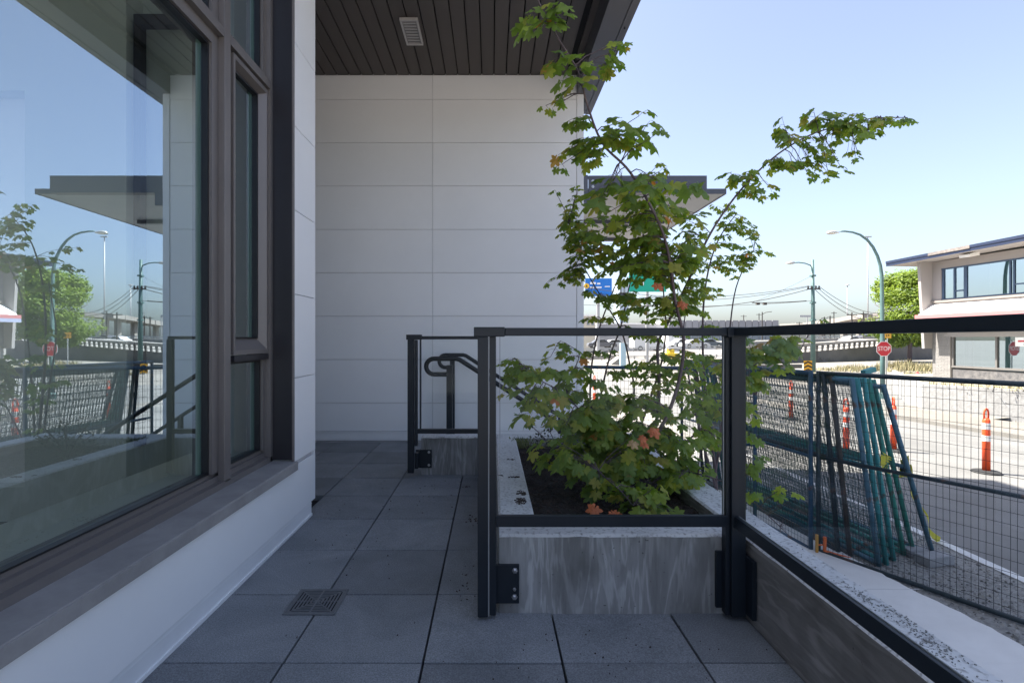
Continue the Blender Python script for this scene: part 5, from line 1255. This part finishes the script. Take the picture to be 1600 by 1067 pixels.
for pts, r0, r1 in STEMS:
    q = sp3(pts); n = len(q); b = MB(); rs = [r0+(r1-r0)*(i/(n-1))**.8 for i in range(n)]
    b.tube(q, rs, 8); b.build('stem', M['bark'], mt, smooth=True); nodes += [(p, rs[i]) for i, p in enumerate(q)]
# the clusters of foliage: centre, half-size (photo pixels at that depth), number of leaves, depth, leaf size
CL = [
 (850, 28, 26, 30, 9, 2.12, .105), (882, 118, 28, 14, 5, 2.2, .105), (860, 98, 22, 18, 4, 2.18, .10), (966, 78, 18, 22, 6, 2.25, .085), (862, 164, 14, 6, 4, 2.4, .062), (902, 186, 16, 8, 6, 2.3, .065),
 (985, 198, 34, 22, 11, 2.3, .10), (935, 212, 18, 12, 4, 2.3, .085), (905, 252, 28, 24, 14, 2.45, .085), (1010, 292, 70, 14, 9, 2.12, .145), (950, 300, 25, 18, 6, 2.3, .11), (1010, 272, 34, 8, 6, 2.5, .07),
 (980, 345, 55, 34, 34, 2.6, .10), (930, 370, 40, 34, 30, 2.8, .085), (886, 320, 18, 45, 20, 2.9, .06), (886, 380, 30, 20, 16, 2.9, .065), (880, 428, 28, 12, 14, 2.85, .065), (930, 415, 40, 18, 16, 2.8, .08), (985, 400, 48, 30, 34, 2.65, .105),
 (950, 480, 40, 22, 28, 3.0, .08), (1010, 478, 40, 22, 18, 2.75, .095), (1058, 350, 34, 34, 26, 2.75, .09), (1060, 410, 40, 34, 34, 2.7, .10), (1090, 460, 34, 28, 18, 2.9, .085),
 (1150, 292, 22, 18, 9, 2.86, .09), (1195, 295, 12, 14, 4, 2.85, .075), (1232, 208, 12, 26, 6, 2.82, .10),
 (1292, 165, 22, 20, 5, 2.8, .10), (1215, 255, 22, 12, 7, 2.82, .085), (1275, 262, 32, 14, 15, 2.82, .075), (1330, 208, 48, 18, 30, 2.8, .08), (1388, 187, 24, 8, 8, 2.77, .065), (1335, 240, 12, 5, 3, 2.8, .055), (1262, 222, 14, 10, 4, 2.8, .085),
 (826, 588, 34, 30, 24, 2.7, .085), (875, 575, 34, 30, 14, 2.9, .085), (850, 630, 40, 24, 18, 2.7, .105), (910, 600, 34, 34, 20, 2.9, .095), (905, 655, 45, 28, 30, 2.75, .115), (880, 708, 30, 20, 8, 2.6, .12), (955, 640, 40, 34, 40, 2.8, .10),
 (945, 700, 45, 34, 40, 2.75, .11), (1010, 650, 45, 40, 34, 2.85, .09), (1020, 700, 50, 30, 40, 2.7, .105), (1080, 610, 45, 44, 46, 2.9, .085), (1040, 570, 40, 30, 16, 3.0, .085), (990, 570, 28, 24, 8, 3.0, .085), (1115, 660, 26, 36, 12, 2.85, .085),
 (1105, 575, 32, 24, 10, 2.95, .08), (1080, 715, 40, 28, 22, 2.7, .09), (1050, 750, 40, 18, 16, 2.6, .10), (990, 770, 40, 20, 14, 2.35, .115), (1020, 785, 20, 10, 5, 2.25, .11), (950, 760, 30, 16, 8, 2.5, .095),
 (1195, 552, 42, 22, 30, 2.85, .10), (1230, 540, 25, 14, 10, 2.85, .09), (1180, 590, 20, 14, 8, 2.8, .10), (1170, 640, 16, 40, 12, 2.7, .085), (1185, 700, 14, 30, 9, 2.6, .085), (1195, 775, 24, 20, 8, 2.52, .085), (1225, 826, 18, 12, 5, 2.48, .085), (1280, 503, 10, 5, 3, 2.85, .07),
 (935, 545, 20, 12, 6, 3.1, .07), (925, 680, 34, 26, 26, 2.85, .105), (965, 728, 40, 22, 26, 2.7, .105), (905, 735, 26, 14, 8, 2.6, .10), (860, 690, 20, 16, 6, 2.6, .10), (1000, 520, 24, 12, 6, 3.0, .08),
]
def rot_for(dirv, nrm):
    y = dirv.normalized(); z = (nrm-y*nrm.dot(y)); z = z.normalized() if z.length > 1e-4 else Vector((0, 0, 1)); x = y.cross(z); return Matrix((x, y, z)).transposed()
def grow(CL, nodes, tw, leaves, kn=2.75, kl=.80):
    for (cx_, cy_, rx, ry, n, Y, ls) in CL:
        ls *= kl*.94; n = int(n*kn*1.04+.5)
        cen = at(cx_, cy_, Y); k = Y/F; hx_, hz_ = rx*k, ry*k; hy_ = min(.22, .75*max(hx_, hz_))
        done = 0
        ns = max(1, round(n/6.5))
        for s in range(ns):
            tip = cen+Vector((rt.uniform(-1, 1)*hx_, rt.uniform(-1, 1)*hy_, rt.uniform(-1, 1)*hz_))
            # start from the nearest stem point that is not above the tip
            best = min(nodes, key=lambda q: (q[0]-tip).length+(.2*max(0, q[0].z-tip.z+.02)))[0]
            L = (tip-best).length
            if L > .55: best = tip+(best-tip)*(.55/L)*1.0 if False else best
            mid = best.lerp(tip, .5)+Vector((0, 0, .06*L)); pth = [best, best.lerp(mid, .55)+Vector((0, 0, .01)), mid, mid.lerp(tip, .55), tip]
            tw.tube(pth, [.0028, .0024, .002, .0016, .0012], 5, False)
            m = n//ns+(1 if s < n % ns else 0); ax = (tip-best).normalized()
            span = min(1.0, (m*.030+.05)/max(L, .05))
            for i in range(m):
                t = 1-span*(i//2)/max(1, (m-1)//2+.5) if m > 1 else 1; t = max(.05, t)
                if t > .5: base = mid.lerp(tip, (t-.5)*2)
                else: base = best.lerp(mid, t*2)
                sd = 1 if i % 2 else -1
                hor = ax.cross(Vector((0, 0, 1))); hor = hor.normalized() if hor.length > .05 else Vector((1, 0, 0))
                d = (hor*sd*rt.uniform(.5, 1.1)+ax*rt.uniform(.0, .8)+Vector((rt.uniform(-.5, .5), rt.uniform(-.5, .5), rt.uniform(-.15, .35)))).normalized()
                if i == 0: d = (ax+Vector((rt.uniform(-.3, .3), rt.uniform(-.3, .3), 0))).normalized()
                size = ls*rt.uniform(.72, 1.18); pl_ = size*rt.uniform(.35, .65)
                pe = base+d*pl_
                # keep the blades inside the cluster's bounds
                off = pe-cen
                if abs(off.x) > hx_*1.25: pe.x = cen.x+math.copysign(hx_*rt.uniform(.6, 1.2), off.x)
                if abs(off.z) > hz_*1.35: pe.z = cen.z+math.copysign(hz_*rt.uniform(.6, 1.2), off.z)
                if (pe-base).length > .02: tw.tube([base, base.lerp(pe, .5)+Vector((0, 0, .004)), pe], .0009, 3, False)
                dd = (Vector((d.x, d.y, 0)).normalized()+Vector((0, 0, -rt.uniform(.25, 1.4)))).normalized()
                nrm_ = (Vector((0, 0, 1))+Vector((rt.uniform(-.45, .45), rt.uniform(-.45, .25), 0))).normalized()
                leaves.append((pe, rot_for(dd, nrm_), size/1.05, Y))
tw = MB(); leaves = []; grow(CL, nodes, tw, leaves)
twig = tw.build('twigs', M['bark'], mt, smooth=True); tag(twig, kind='stuff')
leaves = [l for l in leaves if not (l[0].y < 1.995 and l[0].z < 1.16)]
def inside_bad(p): return (p.z < .30)
leaves = [l for l in leaves if not inside_bad(l[0])]
# the 285 that show largest are leaves of their own, the rest one mass
leaves.sort(key=lambda l: -l[2]/l[3]*(1 if abs((l[0].x/l[0].y)*F+CX-1000) < 450 else .1))
LM = []
for v, f in LV:
    me = bpy.data.meshes.new('leaf'); me.from_pydata(v, [], f); me.materials.append(M['leaf']); me.polygons.foreach_set('use_smooth', [True]*len(me.polygons)); me.update(); LM.append(me)
inv = mt.matrix_basis.inverted()
for i, (p, R, s, Y) in enumerate(leaves[:285]):
    o = bpy.data.objects.new('leaf', LM[rt.randrange(10)]); COL.objects.link(o); o.parent = mt
    mw = Matrix.Translation(p) @ R.to_4x4() @ Matrix.Diagonal((s, s, s, 1)); o.matrix_basis = inv @ mw
b = MB()
for (p, R, s, Y) in leaves[285:]:
    v, f = LV[rt.randrange(10)]; b.add([p+R @ (Vector(q)*s) for q in v], f)
fol = b.build('foliage', M['leaves'], mt); fol.data.polygons.foreach_set('use_smooth', [True]*len(fol.data.polygons)); tag(fol, kind='stuff')
# turned leaves
LR = bpy.data.meshes.new('red_leaf'); LR.from_pydata(LV[3][0], [], LV[3][1]); LR.materials.append(M['red_leaf'])
LT = bpy.data.meshes.new('tan_leaf'); LT.from_pydata(LV[5][0], [], LV[5][1]); LT.materials.append(M['tan_leaf'])
for (px, py, Y, s, me, dx) in [(1019, 667, 2.50, .066, LR, .2), (1007, 680, 2.50, .05, LR, -.5), (991, 687, 2.50, .055, LT, -.3), (1003, 690, 2.50, .045, LR, .6), (932, 787, 2.32, .075, LR, -.4), (953, 797, 2.28, .06, LR, .5), (994, 797, 2.24, .05, LR, .1), (970, 800, 2.26, .05, LR, -.6), (1009, 801, 2.22, .05, LR, .3), (1024, 441, 2.5, .06, LR, .3), (1067, 470, 2.62, .06, LR, -.2)]:
    p = at(px, py, Y); o = bpy.data.objects.new('leaf', me); COL.objects.link(o); o.parent = mt; o['label'] = 'turned red leaf' if me is LR else 'dry tan leaf'
    o.matrix_basis = inv @ Matrix.Translation(p) @ rot_for(Vector((dx, -.5, -.6)), Vector((0, -.8, .8))).to_4x4() @ Matrix.Diagonal((s, s, s, 1))
# a second maple out beyond the parapet
m2 = thing('maple_tree', 'second smaller maple rising beyond the parapet behind the corner post', 'tree', (2.4, 5.55, GZ))
S2 = [([(1122, 875, 5.55), (1118, 740, 5.55), (1105, 640, 5.5), (1098, 540, 5.5), (1102, 450, 5.5), (1120, 380, 5.5), (1150, 335, 5.45)], .02, .004), ([(1118, 740, 5.55), (1130, 640, 5.7), (1138, 540, 5.7), (1150, 450, 5.65), (1178, 390, 5.6)], .014, .004), ([(1118, 760, 5.55), (1095, 680, 5.4), (1078, 600, 5.3), (1068, 520, 5.3), (1080, 440, 5.3)], .014, .004), ([(1120, 720, 5.55), (1150, 640, 5.4), (1172, 580, 5.3)], .01, .004)]
n2 = []
for pts, r0, r1 in S2:
    q = sp3(pts); n = len(q); b = MB(); rs = [r0+(r1-r0)*(i/(n-1)) for i in range(n)]; b.tube(q, rs, 7); b.build('stem', M['bark'], m2, smooth=True); n2 += [(p, rs[i]) for i, p in enumerate(q)]
C2 = [(1120, 330, 22, 14, 14, 5.5, .10), (1100, 395, 38, 26, 60, 5.5, .11), (1148, 368, 34, 22, 50, 5.5, .11), (1140, 412, 44, 18, 56, 5.6, .11), (1176, 400, 18, 8, 14, 5.6, .10), (1174, 350, 18, 12, 16, 5.5, .10), (1085, 515, 40, 14, 26, 5.4, .11), (1115, 655, 34, 44, 60, 5.4, .12), (1105, 580, 36, 26, 44, 5.4, .12), (1100, 455, 30, 20, 26, 5.5, .11), (1165, 590, 14, 20, 12, 5.3, .11)]
tw2 = MB(); lv2 = []; grow(C2, n2, tw2, lv2, 1.25, .74)
tag(tw2.build('twigs', M['bark'], m2, smooth=True), kind='stuff')
b = MB()
for (p, R, s_2, Y) in lv2:
    v, f = LV[rt.randrange(10)]; b.add([p+R @ (Vector(q)*s_2) for q in v], f)
f2 = b.build('foliage', M['leaves'], m2); f2.data.polygons.foreach_set('use_smooth', [True]*len(f2.data.polygons)); tag(f2, kind='stuff')
# low dark shrub at the back of the planter
shb = thing('low_shrub', 'low dark leaved shrub at the back corner of the planter', 'shrub', (.45, 3.7, .24))
b = MB(); b2 = MB(); r = random.Random(6)
for _ in range(16):
    a = r.uniform(0, 6.28); tip = Vector((.47+math.cos(a)*r.uniform(.05, .24), 3.62+math.sin(a)*.2, .30+r.uniform(.02, .20))); base = Vector((.47, 3.62, .24)); b2.tube([base, base.lerp(tip, .5)+Vector((0, 0, .02)), tip], .003, 4, False)
    for k in range(26):
        p = base.lerp(tip, r.uniform(.4, 1.05))+Vector((r.uniform(-.03, .03), r.uniform(-.03, .03), r.uniform(-.02, .03))); d = Vector((r.gauss(0, 1), r.gauss(0, 1), r.uniform(-.2, 1))).normalized(); w_ = d.cross(Vector((0, 0, 1))).normalized()
        b.add([p, p+d*.013+w_*.008, p+d*.03, p+d*.013-w_*.008], [(0, 1, 2, 3)])
b2.build('stem', M['bark'], shb); tag(b.build('foliage', island_mat('shrub_leaf', (.010, .018, .008), (.035, .05, .02)), shb), kind='stuff')
# grass tuft in the corner
b = MB()
for _ in range(170):
    x = .235+rt.gauss(0, .035); y = 3.92+rt.gauss(0, .05); h = rt.uniform(.02, .075); t = rt.uniform(0, 6.28); w_ = .0016; z0 = .25
    lx, ly = math.cos(t)*h*.5, math.sin(t)*h*.5
    b.add([(x-w_, y, z0), (x+w_, y, z0), (x+lx*.4+w_*.7, y+ly*.4, z0+h*.7), (x+lx, y+ly, z0+h)], [(0, 1, 2), (0, 2, 3)])
tag(b.build('grass_tuft', grg), 'small green grass tuft in the inner corner of the planter', 'grass', kind='stuff')
